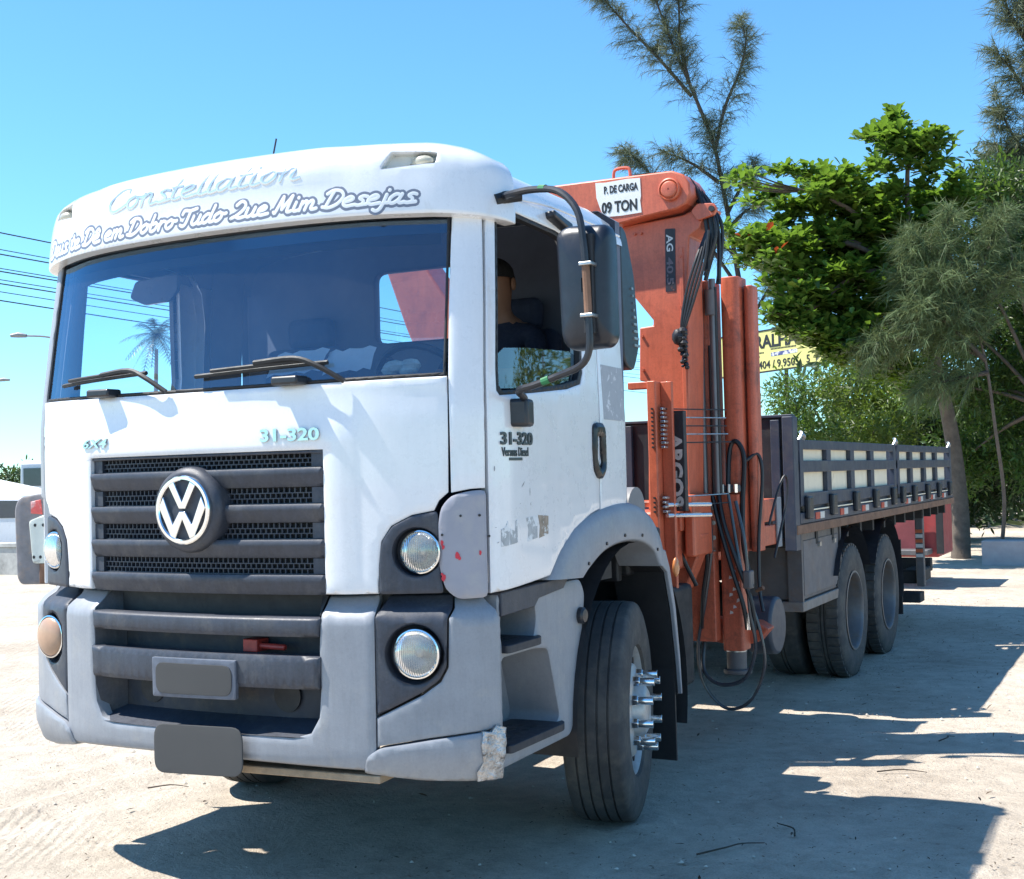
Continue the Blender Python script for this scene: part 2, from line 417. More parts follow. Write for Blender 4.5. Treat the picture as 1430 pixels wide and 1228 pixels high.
SCRIPT = {
 'a': ([[(.78, .85), (.4, 1.0), (.08, .6), (.12, .15), (.38, 0), (.68, .3), (.82, .98)], [(.82, 1), (.76, .3), (.88, .02), (1.2, .08)]], 1.12),
 'b': ([[(.2, 1.9), (.12, .4), (.3, 0), (.65, .1), (.8, .55), (.6, .95), (.3, .8)], [(.78, .7), (1.08, .62)]], 1.02),
 'd': ([[(.78, .85), (.4, 1.0), (.08, .6), (.12, .15), (.38, 0), (.68, .3), (.82, .98)], [(.9, 1.9), (.78, .3), (.9, .02), (1.2, .08)]], 1.12),
 'e': ([[(.1, .45), (.6, .6), (.72, .85), (.45, 1.02), (.12, .7), (.12, .25), (.4, 0), (.75, .05), (1.05, .1)]], .98),
 'i': ([[(.18, 1.0), (.15, .2), (.3, 0), (.62, .08)], [(.24, 1.45), (.25, 1.5)]], .58),
 'j': ([[(.3, 1.0), (.28, -.4), (.05, -.75), (-.25, -.6)], [(.3, .1), (.65, .08)], [(.36, 1.45), (.37, 1.5)]], .6),
 'l': ([[(.25, 2.0), (.15, .25), (.3, 0), (.62, .08)]], .55),
 'm': ([[(.12, 1), (.1, 0)], [(.1, .6), (.4, 1.0), (.6, .8), (.56, 0)], [(.57, .6), (.88, 1.0), (1.08, .8), (1.04, .2), (1.18, 0), (1.5, .08)]], 1.42),
 'n': ([[(.12, 1), (.1, 0)], [(.1, .6), (.42, 1.0), (.64, .8), (.6, .2), (.74, 0), (1.05, .08)]], .98),
 'o': ([[(.5, 1.0), (.12, .7), (.12, .25), (.42, 0), (.74, .3), (.74, .75), (.5, 1.0)], [(.7, .85), (1.0, .75), (1.15, .8)]], 1.02),
 'r': ([[(.12, 1), (.1, 0)], [(.1, .55), (.32, .95), (.62, .9)]], .72),
 's': ([[(.8, .9), (.48, 1.0), (.25, .78), (.6, .45), (.62, .12), (.35, 0), (.05, .1)], [(.5, .03), (.95, .08)]], .88),
 't': ([[(.35, 1.6), (.2, .25), (.38, 0), (.7, .08)], [(.02, 1.05), (.62, 1.05)]], .68),
 'u': ([[(.12, 1), (.1, .25), (.35, 0), (.65, .25), (.78, 1)], [(.78, 1), (.72, .2), (.85, 0), (1.15, .08)]], 1.08),
 'C': ([[(1.15, 1.45), (1.0, 1.85), (.5, 1.75), (.08, 1.0), (.12, .3), (.5, 0), (1.0, .2), (1.25, .4)]], 1.25),
 'D': ([[(.4, 1.75), (.2, .1)], [(-.05, 1.55), (.35, 1.9), (.95, 1.75), (1.3, 1.1), (1.05, .35), (.5, 0), (-.05, .12)]], 1.42),
 'M': ([[(-.05, .15), (.12, .1), (.4, 1.8)], [(.4, 1.8), (.62, .35)], [(.62, .35), (1.15, 1.8)], [(1.15, 1.8), (1.1, .25), (1.25, 0), (1.5, .08)]], 1.5),
 'Q': ([[(.3, 1.5), (.7, 1.9), (1.15, 1.5), (1.1, .9), (.6, .3), (.15, .05)], [(.15, .05), (.5, .2), (.9, 0), (1.4, .08)]], 1.4),
 'T': ([[(-.05, 1.4), (.1, 1.8), (.7, 1.7), (1.3, 1.85)], [(.72, 1.7), (.6, .3), (.35, 0), (.05, .15)]], 1.12),
 ' ': ([], .6)}
SCRIPT['^'] = (SCRIPT['e'][0]+[[(.2, 1.3), (.45, 1.6), (.7, 1.3)]], .98)
def script_strokes(text, shear=.32):
    out = []; x = 0
    for ch in text:
        st, adv = SCRIPT[ch]
        for s_ in st: out.append([Vector((x+px+shear*py, py, 0)) for px, py in s_])
        x += adv
    return out, x
def script_obj(name, text, u0, u1, z0, z1, xh, mapf, m, parent, wid, d0, dep, only=None):
    """brush lettering along a baseline from (u0,z0) to (u1,z1): flattened round strokes laid on the surface"""
    st, tot = script_strokes(text); mb = MB(); N = 8
    kx = (u1-u0)/tot
    for s_ in st:
        p = catmull(s_, 5) if len(s_) > 2 else ([s_[0].lerp(s_[1], t/3) for t in range(4)])
        p = [Vector((q.x*kx, q.y*xh, 0)) for q in p]
        m_ = len(p); vs = []
        U = []; Z = []; Dd = []
        d_a = (p[1]-p[0]).normalized() if (p[1]-p[0]).length > 1e-6 else Vector((1, 0, 0)); d_b = (p[-1]-p[-2]).normalized() if (p[-1]-p[-2]).length > 1e-6 else d_a
        ctr = [(p[0]-d_a*wid*.95, .25), (p[0]-d_a*wid*.6, .8)]+[(q, 1.0) for q in p]+[(p[-1]+d_b*wid*.6, .8), (p[-1]+d_b*wid*.95, .25)]
        for i, (q, w) in enumerate(ctr):
            a = ctr[max(0, i-1)][0]; b = ctr[min(len(ctr)-1, i+1)][0]; d = (b-a)
            d = d.normalized() if d.length > 1e-9 else Vector((1, 0, 0)); nn = Vector((-d.y, d.x, 0))
            for k in range(N):
                t = 2*math.pi*k/N
                o = q+nn*wid*w*math.cos(t)
                uu = u0+o.x; U.append(uu); Z.append(z0+(z1-z0)*(o.x/(u1-u0))+o.y); Dd.append(d0+dep*w*math.sin(t))
        pts = mapf(np.array(U), np.array(Z), np.array(Dd)); c_ = len(ctr)
        fs = [(i*N+k, i*N+(k+1) % N, (i+1)*N+(k+1) % N, (i+1)*N+k) for i in range(c_-1) for k in range(N)]
        fs += [tuple(range(N))[::-1], tuple((c_-1)*N+k for k in range(N))]
        mb.add([tuple(q) for q in pts], fs)
    return mb.build(name, m, parent, angle=60)
# ================================================================ ground
def axis(lo, hi, f0, f1, step, grow=1.22):
    a = list(np.arange(f0, f1+1e-6, step)); s_ = step
    while a[-1] < hi: s_ *= grow; a.append(a[-1]+s_)
    s_ = step
    while a[0] > lo: s_ *= grow; a.insert(0, a[0]-s_)
    return np.array(a)
gx = axis(-700, 700, -4.2, 4.6, .075); gy = axis(-300, 900, -2.0, 9.0, .075)
GX, GY = np.meshgrid(gx, gy, indexing='ij')
def fbm2(x, y, seed, octs=4):
    out = 0; amp = 1
    rs = np.random.RandomState(seed)
    for o in range(octs):
        for k in range(3):
            a = rs.uniform(0, 6.28); w = 2**o*rs.uniform(.7, 1.3); p = rs.uniform(0, 6.28)
            out = out+amp*np.sin(w*(x*math.cos(a)+y*math.sin(a))+p+.8*np.sin(.6*w*(y*math.cos(a)-x*math.sin(a))+p*2))/3
        amp *= .5
    return out
rr = np.hypot(GX-1, GY-2)
GZ = .0035*fbm2(GX*1.1, GY*1.1, 3)+.0045*fbm2(GX*7, GY*7, 5, 3)+.02*fbm2(GX*.35, GY*.35, 9, 2)*np.clip((rr-3)/6, 0, 1)
# ruts beside the truck, pressed along its way in
for (x0, s_) in ((-1.62, .10), (-2.05, .09)):
    d = GX-(x0+.12*np.sin(GY*.5)); GZ += -.018*np.exp(-(d/s_)**2)+.012*np.exp(-((np.abs(d)-.2)/.07)**2)
# flat where the tyres stand
for (wx, wy) in ((1.045, 1.37), (-1.045, 1.37), (1.085, 5.93), (-1.085, 5.93), (1.085, 7.29), (-1.085, 7.29)):
    GZ *= 1-np.exp(-(((GX-wx)/.45)**2+((GY-wy)/.5)**2))
for (wx, wy) in ((1.045, 1.37), (-1.045, 1.37), (1.085, 5.93), (-1.085, 5.93), (1.085, 7.29), (-1.085, 7.29), (.75, 5.93), (.75, 7.29)):
    q = np.sqrt(((GX-wx)/.20)**2+((GY-wy)/.26)**2); GZ += .020*np.exp(-((q-1.05)/.28)**2)*(.7+.3*np.sin(GX*31+GY*23))
GZ -= .004
nx_, ny_ = GX.shape; idx = np.arange(nx_*ny_).reshape(nx_, ny_)
gv = np.stack([GX, GY, GZ], -1).reshape(-1, 3)
gf = np.stack([idx[:-1, :-1], idx[1:, :-1], idx[1:, 1:], idx[:-1, 1:]], -1).reshape(-1, 4)
gme = bpy.data.meshes.new('ground'); gme.from_pydata(gv.tolist(), [], gf.tolist()); gme.shade_smooth()
ground = link(bpy.data.objects.new('ground', gme)); ground['kind'] = 'structure'
gm_ = bpy.data.materials.new('sandy_ground'); gm_.use_nodes = True; nt = gm_.node_tree; b = nt.nodes['Principled BSDF']
tc = nt.nodes.new('ShaderNodeTexCoord').outputs['Object']
n1 = noise_tex(nt, .55, 8, .62, tc, .5); r1 = ramp(nt, [(.30, (.47, .41, .34)), (.52, (.59, .53, .45)), (.75, (.67, .615, .54))]); nt.links.new(n1.outputs[0], r1.inputs[0])
n2 = noise_tex(nt, 6.5, 9, .7, tc, .3); r2 = ramp(nt, [(.34, (.78, .755, .73)), (.62, (1.05, 1.03, 1.0))]); nt.links.new(n2.outputs[0], r2.inputs[0])
c1 = mixc(nt, 1.0, r1.outputs[0], r2.outputs[0], 'MULTIPLY')
# fine dark grit and leaf crumbs
v1 = nt.nodes.new('ShaderNodeTexVoronoi'); v1.inputs['Scale'].default_value = 34; nt.links.new(tc, v1.inputs['Vector']); v1.inputs['Randomness'].default_value = 1
n3 = noise_tex(nt, 1.6, 5, .7, tc); rn3 = ramp(nt, [(.40, (0, 0, 0)), (.58, (1, 1, 1))]); nt.links.new(n3.outputs[0], rn3.inputs[0])
rv = ramp(nt, [(.05, (1, 1, 1)), (.13, (0, 0, 0))]); nt.links.new(v1.outputs['Distance'], rv.inputs[0])
mk = nt.nodes.new('ShaderNodeMath'); mk.operation = 'MULTIPLY'; nt.links.new(rv.outputs[0], mk.inputs[0]); nt.links.new(rn3.outputs[0], mk.inputs[1])
c2 = mixc(nt, mk.outputs[0], c1, (.14, .105, .075))
n4 = noise_tex(nt, 120, 4, .8, tc); r4 = ramp(nt, [(.36, (.80, .78, .76)), (.6, (1.04, 1.03, 1.02))]); nt.links.new(n4.outputs[0], r4.inputs[0])
c3 = mixc(nt, 1.0, c2, r4.outputs[0], 'MULTIPLY')
nt.links.new(c3, b.inputs['Base Color']); b.inputs['Roughness'].default_value = .95; b.inputs['Specular IOR Level'].default_value = .15
# relief: crumbs, and tread lines in the ruts
mp = nt.nodes.new('ShaderNodeMapping'); mp.inputs['Rotation'].default_value = (0, 0, math.radians(-30)); nt.links.new(tc, mp.inputs['Vector'])
wv = nt.nodes.new('ShaderNodeTexWave'); wv.bands_direction = 'X'; wv.inputs['Scale'].default_value = 5.5; wv.inputs['Distortion'].default_value = 5.0; wv.inputs['Detail'].default_value = 3; wv.inputs['Detail Scale'].default_value = .6
nt.links.new(mp.outputs[0], wv.inputs['Vector'])
n5 = noise_tex(nt, .75, 3, .6, mp.outputs[0]); r5 = ramp(nt, [(.50, (0, 0, 0)), (.60, (1, 1, 1))]); nt.links.new(n5.outputs[0], r5.inputs[0])
mw = nt.nodes.new('ShaderNodeMath'); mw.operation = 'MULTIPLY'; nt.links.new(wv.outputs[0], mw.inputs[0])
sx = nt.nodes.new('ShaderNodeSeparateXYZ'); nt.links.new(tc, sx.inputs[0])
mr = nt.nodes.new('ShaderNodeMapRange'); mr.inputs[1].default_value = -.5; mr.inputs[2].default_value = -1.1; nt.links.new(sx.outputs[0], mr.inputs[0])
m5 = nt.nodes.new('ShaderNodeMath'); m5.operation = 'MULTIPLY'; nt.links.new(r5.outputs[0], m5.inputs[0]); nt.links.new(mr.outputs[0], m5.inputs[1]); nt.links.new(m5.outputs[0], mw.inputs[1])
n6 = noise_tex(nt, 38, 8, .75, tc)
n7 = noise_tex(nt, 9, 5, .7, tc)
ad = nt.nodes.new('ShaderNodeMath'); ad.operation = 'MULTIPLY_ADD'; nt.links.new(mw.outputs[0], ad.inputs[0]); ad.inputs[1].default_value = .30; nt.links.new(n6.outputs[0], ad.inputs[2])
ad2 = nt.nodes.new('ShaderNodeMath'); ad2.operation = 'MULTIPLY_ADD'; nt.links.new(n7.outputs[0], ad2.inputs[0]); ad2.inputs[1].default_value = 1.2; nt.links.new(ad.outputs[0], ad2.inputs[2])
bp = nt.nodes.new('ShaderNodeBump'); bp.inputs['Strength'].default_value = .75; bp.inputs['Distance'].default_value = .03
nt.links.new(ad2.outputs[0], bp.inputs['Height']); nt.links.new(bp.outputs[0], b.inputs['Normal'])
gme.materials.append(gm_)
# ================================================================ THE TRUCK
truck = tag(empty('crane_truck'), 'white flatbed truck with orange folding crane mounted behind its cab, parked on sand', 'truck')
def ss(x, a, b):
    t = np.clip((x-a)/(b-a), 0, 1); return t*t*(3-2*t)

# ---- hood with raised centre
def ztop(u): return 2.013+.018*(u/1.09)**2
hr = [(.603, 1.212), (.812, 1.212), (.815, 1.319), (.826, 1.41), (.866, 1.468), (.945, 1.507), (1.03, 1.522), (1.05, 1.56), (1.086, 1.59), (1.09, 1.8), (1.092, 2.03)]
top = [(u, float(ztop(u))) for u in np.linspace(1.0, -1.0, 21)]
hood_out = hr+top+mir(hr)+[(-.603, 1.765), (.603, 1.765)]
def hood_x(u, z): return 0.011*(1-ss(np.abs(u), .69, .74))*(1-ss(z, 1.84, 1.90))+0.006*ss(z, 1.96, 2.03)
hood = patch('hood', hood_out, white, truck, th=0.05, edge=0.007, res=0.04, extra=hood_x)

# ---- grille
grille = patch('grille', [(-.612, 1.205), (.612, 1.205), (.612, 1.772), (-.612, 1.772)], black, truck, d0=-.055, th=0.01, edge=0, res=.08)
for z0, z1 in ((1.624, 1.698), (1.487, 1.558), (1.350, 1.421), (1.208, 1.285)):
    h = z1-z0
    patch('slat', rounded([(-.598, z0), (.598, z0), (.606, z0+.012), (.606, z1-.02), (.598, z1), (-.598, z1), (-.606, z1-.02), (-.606, z0+.012)], .006, 2), darkpl, grille, d0=0.016, th=0.075, edge=0.009, res=0.03,
          extra=lambda u, z, z0=z0, h=h: -0.018*(1-ss((z-z0)/h, 0.0, 0.95)))
patch('slat', [(-.60, 1.752), (.60, 1.752), (.60, 1.764), (-.60, 1.764)], darkpl, grille, d0=0.0, th=0.05, edge=0.003, res=.05)
gm = MB()
def sbar(u0, u1, z0, z1, d0, d1):
    p = S([u0, u1, u1, u0]*2, [z0, z0, z1, z1]*2, np.array([d0]*4+[d1]*4))
    gm.add([tuple(q) for q in p], [(4, 5, 6, 7), (0, 1, 5, 4), (1, 2, 6, 5), (2, 3, 7, 6), (3, 0, 4, 7)])
for za, zb, rows in ((1.700, 1.752, 3), (1.560, 1.622, 3), (1.423, 1.485, 3), (1.287, 1.348, 3)):
    ch = (zb-za)/rows
    for r in range(rows):
        for k in range(-22, 23):
            u = k*.0245+(.01225 if r % 2 else 0)
            if abs(u) > .53: continue
            sbar(u-.0022, u+.0022, za+r*ch, za+(r+1)*ch, -.04, -.022)
        for k in range(-10, 11):
            sbar(k*.053-.027, k*.053+.027, za+r*ch-.002, za+r*ch+.002, -.04, -.0225)
    for s_ in (-1, 1): sbar(min(s_*.545, s_*.60), max(s_*.545, s_*.60), za, zb, -.04, -.012)
tag(gm.build('mesh_insert', darkpl, grille, smooth=False), kind='stuff')
# ---- emblem: dark boss, chrome ring with V above W
EY = float(S(0, 1.543)[0][1])-.012; EX, EZ = -.008, 1.543
mx = Matrix.Translation((EX, EY, EZ)) @ Matrix.Rotation(-math.pi/2, 4, 'Z')
em = MB().lathe([(.172, -.05), (.172, 0.004), (.165, .022), (.150, .034), (.140, .036), (0.0005, .036)], 48, mx).build('emblem', darkpl, truck)
MB().lathe([(.138, .036), (.1375, .048), (.133, .053), (.122, .053), (.1175, .048), (.117, .036)], 48, mx).build('emblem_ring', chrome, em)
V_ = [(-.56, .80), (-.34, .92), (0, .27), (.34, .92), (.56, .80), (.13, .045), (-.13, .045)]
W_ = [(-.97, .08), (-.80, .44), (-.40, -.46), (-.12, -.045), (.12, -.045), (.40, -.46), (.80, .44), (.97, .08), (.50, -.84), (.30, -.92), (0, -.30), (-.30, -.92), (-.50, -.84)]
for nm, poly in (('emblem_letter', V_), ('emblem_letter', W_)):
    MB().prism([(EX+.122*x, EZ+.122*z) for x, z in poly], 'y', EY-.052, EY-.034).build(nm, chrome, em, bevel=.002)
text_obj('badge', '31-320', .066, .337, 1.803, S, mat('badge_chrome', (.55, .58, .62), .12, 1.0, 0, .1, 40), truck, width=.258, depth=.007, d0=.011, bold=.03)
text_obj('badge', '6X4', .05, -.64, 1.808, S, mat('badge_chrome', (.55, .58, .62), .12, 1.0, 0, .1, 40), truck, width=.165, depth=.007, d0=.011, shear=.25, bold=.02)

# ---- windscreen
wo = [(u, float(ztop(u))+.004) for u in np.linspace(-1.085, 1.085, 23)]+[(1.1, 2.665)]+[(u, 2.66+.012*(u/1.1)**2) for u in np.linspace(1.08, -1.08, 21)]+[(-1.1, 2.665)]
wi = [(u, float(ztop(u))+.016) for u in np.linspace(-1.076, 1.076, 23)]+[(u, 2.652+.012*(u/1.1)**2) for u in np.linspace(1.09, -1.09, 21)]
patch('windscreen_seal', wo, black, truck, holes=[wi], d0=-.004, th=.03, edge=.003, res=.06)
ws_glass = glass('windscreen_glass', (.78, .88, .97), refl=.085, rough=.012, gcol=(.42, .70, 1.0), fres=1.0, dust=.03)
patch('windscreen', [(u, float(ztop(u))+.010) for u in np.linspace(-1.08, 1.08, 23)]+[(u, 2.658+.012*(u/1.1)**2) for u in np.linspace(1.094, -1.094, 21)], ws_glass, truck, d0=-.012, rim=False, edge=0, res=.08)
ub = np.linspace(-1.085, 1.085, 30)
patch('dark_reflection_band', [(u, 2.585+.012*(u/1.1)**2) for u in np.linspace(-1.085, 1.085, 21)]+[(u, 2.655+.012*(u/1.1)**2) for u in np.linspace(1.09, -1.09, 21)], glass('reflection_band_tint', (.30, .36, .46), .02), truck, d0=-.016, rim=False, edge=0, res=.1)  # dark tint paints in the dark reflection across the top of the glass
# ---- wipers
def on(u, z, d=0.0): return Vector(S(u, z, d)[0])
for (b0, b1, ax, pv, hg) in (((-.83, 2.085), (-.25, 2.104), (-.32, 2.112), (-.13, 2.02), -.50), ((.02, 2.072), (.63, 2.096), (.50, 2.11), (.70, 2.02), .475)):
    n = 10
    w = MB().tube([on(b0[0]+(b1[0]-b0[0])*t/n, b0[1]+(b1[1]-b0[1])*t/n, .016) for t in range(n+1)], .009, 6, smooth=2).build('wiper', black, truck)
    MB().tube([on(b0[0]+(b1[0]-b0[0])*(.15+.7*t/n), b0[1]+(b1[1]-b0[1])*(.15+.7*t/n)+.010, .034) for t in range(n+1)], .008, 6, smooth=2).build('blade_bridge', black, w)
    MB().tube([on(ax[0]-.18, ax[1]-.006, .04), on(ax[0], ax[1], .05), on((ax[0]+pv[0])/2, (ax[1]+pv[1])/2+.012, .05), on(pv[0], pv[1], .02)], .011, 6).build('wiper_arm', black, w)
    p = on(hg, float(ztop(hg))+.008, 0)
    MB().box(p.x-.062, p.x+.062, p.y-.062, p.y+.02, p.z-.008, p.z+.026).build('hood_hinge', blackpl, truck, bevel=.009)

# ---- pillars, corner deflectors
for sgn in (1, -1):
    o = [(1.097, 1.588), (1.17, 1.60), (1.232, 1.603), (1.238, 1.936), (1.241, 2.3), (1.242, 2.672), (1.108, 2.664), (1.097, 2.3)]
    patch('pillar_cover', o if sgn > 0 else mir(o), white if sgn > 0 else plastic, truck, th=.04, edge=.005, res=.05)
defl = [(1.046, 1.476), (1.058, 1.535), (1.097, 1.577), (1.166, 1.592), (1.230, 1.596), (1.229, 1.190), (1.113, 1.187), (1.067, 1.226), (1.046, 1.313)]
dfo = patch('corner_deflector', rounded(defl, .02, 2), mat('deflector_grey', (.30, .30, .345), .5, 0, 0, .06, 6, dirt=(.36, .35, .36), dirt_scale=5), truck, d0=.012, th=.05, edge=.008, res=.04)
redm = mat('red_paint_mark', (.55, .03, .05), .6)
for (u, z, r) in ((1.058, 1.40, .009), (1.062, 1.385, .007), (1.115, 1.353, .010), (1.122, 1.341, .006), (1.062, 1.268, .009), (1.20, 1.36, .006), (1.056, 1.283, .005)):
    patch('paint_mark', [(u+r*random.uniform(.5, 1.2)*math.cos(a), z+1.6*r*random.uniform(.5, 1.2)*math.sin(a)) for a in [k*math.pi/4 for k in range(8)]], redm, dfo, d0=.0145, th=.003, edge=0, res=.02)
for (u, z) in ((1.13, 1.50), (1.20, 1.50), (1.06, 1.43), (1.235, 1.42)):
    patch('bolt', ellipse(u, z, .005, .005, 8), black, dfo, d0=.0145, th=.004, edge=0, res=.02)
# the other side's deflector hangs open, its inner face to the front
pm = flat_map((-1.235, .06, 1.19), (-.92*.8, -.38*.8, 0), (0, 0, 1), (.38, -.92, 0))
lo = rounded([(0, .0), (.19, .0), (.215, .03), (.225, .36), (.20, .41), (.05, .43), (0, .40)], .03, 3)
opn = patch('corner_deflector', lo, mat('deflector_back', (.20, .19, .20), .6, 0, 0, .2, 18, dirt=(.30, .22, .17), dirt_scale=14), truck, mapf=pm, d0=0, th=.03, edge=.006, res=.04)
patch('reflector_patch', [(.05, .33), (.12, .335), (.12, .39), (.06, .40)], mat('red_white_patch', (.62, .10, .09), .5, 0, 0, .3, 18, dirt=(.75, .72, .70), dirt_scale=16), opn, mapf=pm, d0=.006, th=.006, edge=.002)
pale = mat('pale_bracket', (.56, .60, .56), .5, 0, 0, .08, 10, dirt=(.25, .2, .16), dirt_scale=12, dirt_lo=.6)
br_ = patch('hinge_bracket', rounded([(.005, .10), (.10, .10), (.12, .30), (.02, .33)], .015, 2), pale, opn, mapf=pm, d0=.03, th=.03, edge=.004)
patch('hinge_arm', [(.01, .005), (.06, .005), (.06, .10), (.01, .10)], rust, opn, mapf=pm, d0=.03, th=.03, edge=.004)
for (a, b) in ((.03, .28), (.08, .28), (.05, .13), (.09, .13)): patch('bracket_hole', ellipse(a, b, .008, .008, 8), black, opn, mapf=pm, d0=.0325, th=.003, edge=0)

# ---- headlamp bezels and lamps
bez = [(.8145, 1.211), (1.06, 1.211), (1.048, 1.31), (1.048, 1.47), (1.042, 1.520), (.9455, 1.504), (.868, 1.4655), (.8285, 1.408), (.8175, 1.319)]
lens_m = mat('lamp_opal', (.60, .62, .58), .16, .35, 1.0, .10, 18)
lens_clear = glass('lamp_glass', (.80, .82, .76), refl=.10, rough=.10, dust=.30, ribs=34.0)
_nt = lens_m.node_tree
_w = _nt.nodes.new('ShaderNodeTexWave'); _w.bands_direction = 'X'; _w.inputs['Scale'].default_value = 42; _w.inputs['Distortion'].default_value = 1.2
_tc = _nt.nodes.new('ShaderNodeTexCoord'); _nt.links.new(_tc.outputs['Object'], _w.inputs['Vector'])
_b = _nt.nodes.new('ShaderNodeBump'); _b.inputs['Strength'].default_value = .6; _b.inputs['Distance'].default_value = .004
_nt.links.new(_w.outputs[0], _b.inputs['Height']); _nt.links.new(_b.outputs[0], _nt.nodes['Principled BSDF'].inputs['Normal'])
def lamp(name, u, z, r, depth, lens, parent, tilt=.35):
    p = on(u, z, 0); nx = on(u, z, 1)-p
    ax = (nx*tilt+Vector((0, -1, 0))*(1-tilt)).normalized()
    X = ax; Y = Vector((0, 0, 1)).cross(X).normalized(); Zz = X.cross(Y)
    m_ = Matrix((X, Y, Zz)).transposed().to_4x4(); m_.translation = p+ax*depth
    l = MB().lathe([(r*1.0, -.06), (r*1.03, -.005), (r*1.06, .004), (r*1.05, .010), (r*.99, .012), (r*.96, .006)], 40, m_).build(name, chrome, parent)
    rf = MB().lathe([(r*.95, .0), (r*.8, -.022), (r*.5, -.042), (r*.2, -.052), (.001, -.054)], 32, m_).build('reflector', mat('reflector_chrome', (.50, .50, .46), .26, 1.0, 0, .05, 20), l, angle=80)
    MB().ball(m_ @ Vector((-.025, 0, 0)), r*.2, 10).build('bulb', mat('bulb_cap', (.45, .45, .43), .3, .3), l)
    prof = [(r*.97, .004)]+[(r*.97*math.cos(t), .004+.030*math.sin(t)) for t in np.linspace(.12, 1.565, 9)]
    MB().lathe(prof, 40, m_).build('lens', lens, l, angle=80)
    return l
for sgn in (1, -1):
    f = (lambda o: o) if sgn > 0 else mir
    bz = patch('headlamp_bezel', f(rounded(bez, .012, 2)), darkpl, truck, holes=[ellipse(sgn*.962, 1.367, .092, .092)], d0=0.004, th=.03, edge=.005, res=.03)
    # bowl
    U = np.linspace(0, 2*math.pi, 33)[:-1]; rings = [(1.0, .004), (.96, -.03), (.92, -.06), (.5, -.075), (.02, -.078)]
    vs = []
    for k, d in rings: vs += [tuple(q) for q in S(sgn*.962+.092*k*np.cos(U), 1.367+.092*k*np.sin(U), d)]
    fs = [(i*32+k, i*32+(k+1) % 32, (i+1)*32+(k+1) % 32, (i+1)*32+k) for i in range(4) for k in range(32)]
    mesh_obj('lamp_bowl', vs, fs, darkpl, bz)
    lamp('headlamp', sgn*.972, 1.367, .078, -.012, lens_clear, truck)

# ---- bumper
def SB(u, z, d=0.0):
    z = np.atleast_1d(np.asarray(z, float))
    return S(u, z, np.asarray(d)+.022-.085*ss(z, 1.118, 1.20)-.018*ss(-z, -.62, -.50))
op = [(.588, 1.20), (.585, 1.135), (.578, 1.0), (.582, .86), (.572, .745), (.535, .683), (.46, .664), (.2, .668), (0, .67)]
bo_r = [(.793, .556), (.795, .75), (.797, 1.13), (.80, 1.205)]
bot = [(u, .568-.02*(u/.79)**2) for u in np.linspace(-.76, .76, 15)]
bump_out = bot+bo_r+op+mir(op)[1:]+mir(bo_r)
bumper = patch('bumper', bump_out, plastic, truck, mapf=SB, th=.06, edge=.007, res=.035)
fogb = [(.80, .757), (.972, .842), (1.038, .888), (1.066, .938), (1.072, 1.118), (1.092, 1.152), (1.09, 1.202), (.842, 1.202), (.812, 1.15), (.80, 1.127)]
outer = [(.80, .748), (.975, .832), (1.044, .880), (1.073, .934), (1.079, 1.116), (1.10, 1.15), (1.10, 1.198), (1.235, 1.195), (1.262, 1.14), (1.268, 1.08), (1.262, .698), (1.15, .69), (1.0, .673), (.81, .645), (.80, .64)][::-1]
skirt = [(.742, .540), (.96, .512), (1.143, .505), (1.262, .508), (1.264, .694), (1.15, .684), (1.0, .665), (.81, .637), (.762, .606)]
torn = mat('torn_foil', (.42, .42, .43), .3, .8, 0, .35, 26, dirt=(.14, .11, .09), dirt_scale=22, dirt_lo=.56, dirt_hi=.66, bump=1.0, bscale=55)
for sgn in (1, -1):
    f = (lambda o: o) if sgn > 0 else mir
    patch('bumper_corner', f(outer), plastic, bumper, mapf=SB, th=.05, edge=.005, res=.035)
    sk = patch('bumper_skirt', f(rounded(skirt, .015, 2)), plastic, bumper, mapf=SB, d0=.014, th=.06, edge=.008, res=.035,
               extra=lambda u, z: -.012*ss(-z, -.60, -.50))
    if sgn > 0:
        tz = [(1.168, .506), (1.265, .507), (1.268, .70), (1.235, .712), (1.215, .690), (1.186, .694), (1.178, .64), (1.188, .58), (1.166, .54)]
        patch('torn_corner', tz, torn, sk, mapf=SB, d0=.02, th=.03, edge=.004, res=.02, extra=lambda u, z: .006*np.sin(u*90+z*40)*np.sin(z*70))
    fb = patch('fog_lamp_bezel', f(rounded(fogb, .012, 2)), darkpl, bumper, mapf=SB, holes=[ellipse(sgn*.945, .985, .108, .112)], d0=-.001, th=.04, edge=.006, res=.03)
    vs = []
    for k, d in [(1.0, -.001), (.96, -.03), (.90, -.06), (.5, -.08), (.02, -.085)]: vs += [tuple(q) for q in SB(sgn*.945+.108*k*np.cos(U), .985+.112*k*np.sin(U), d)]
    mesh_obj('lamp_bowl', vs, fs, darkpl, fb)
    lamp('fog_lamp', sgn*.962, .988, .089, .022, lens_clear if sgn > 0 else tarnish, truck)
for z0, z1, d in ((1.05, 1.125, .006), (.852, .978, .012)):
    patch('bumper_bar', rounded([(-.578, z0), (.578, z0), (.586, z1), (-.586, z1)], .008, 2), darkpl, bumper, mapf=SB, d0=d, th=.06, edge=.010, res=.04)
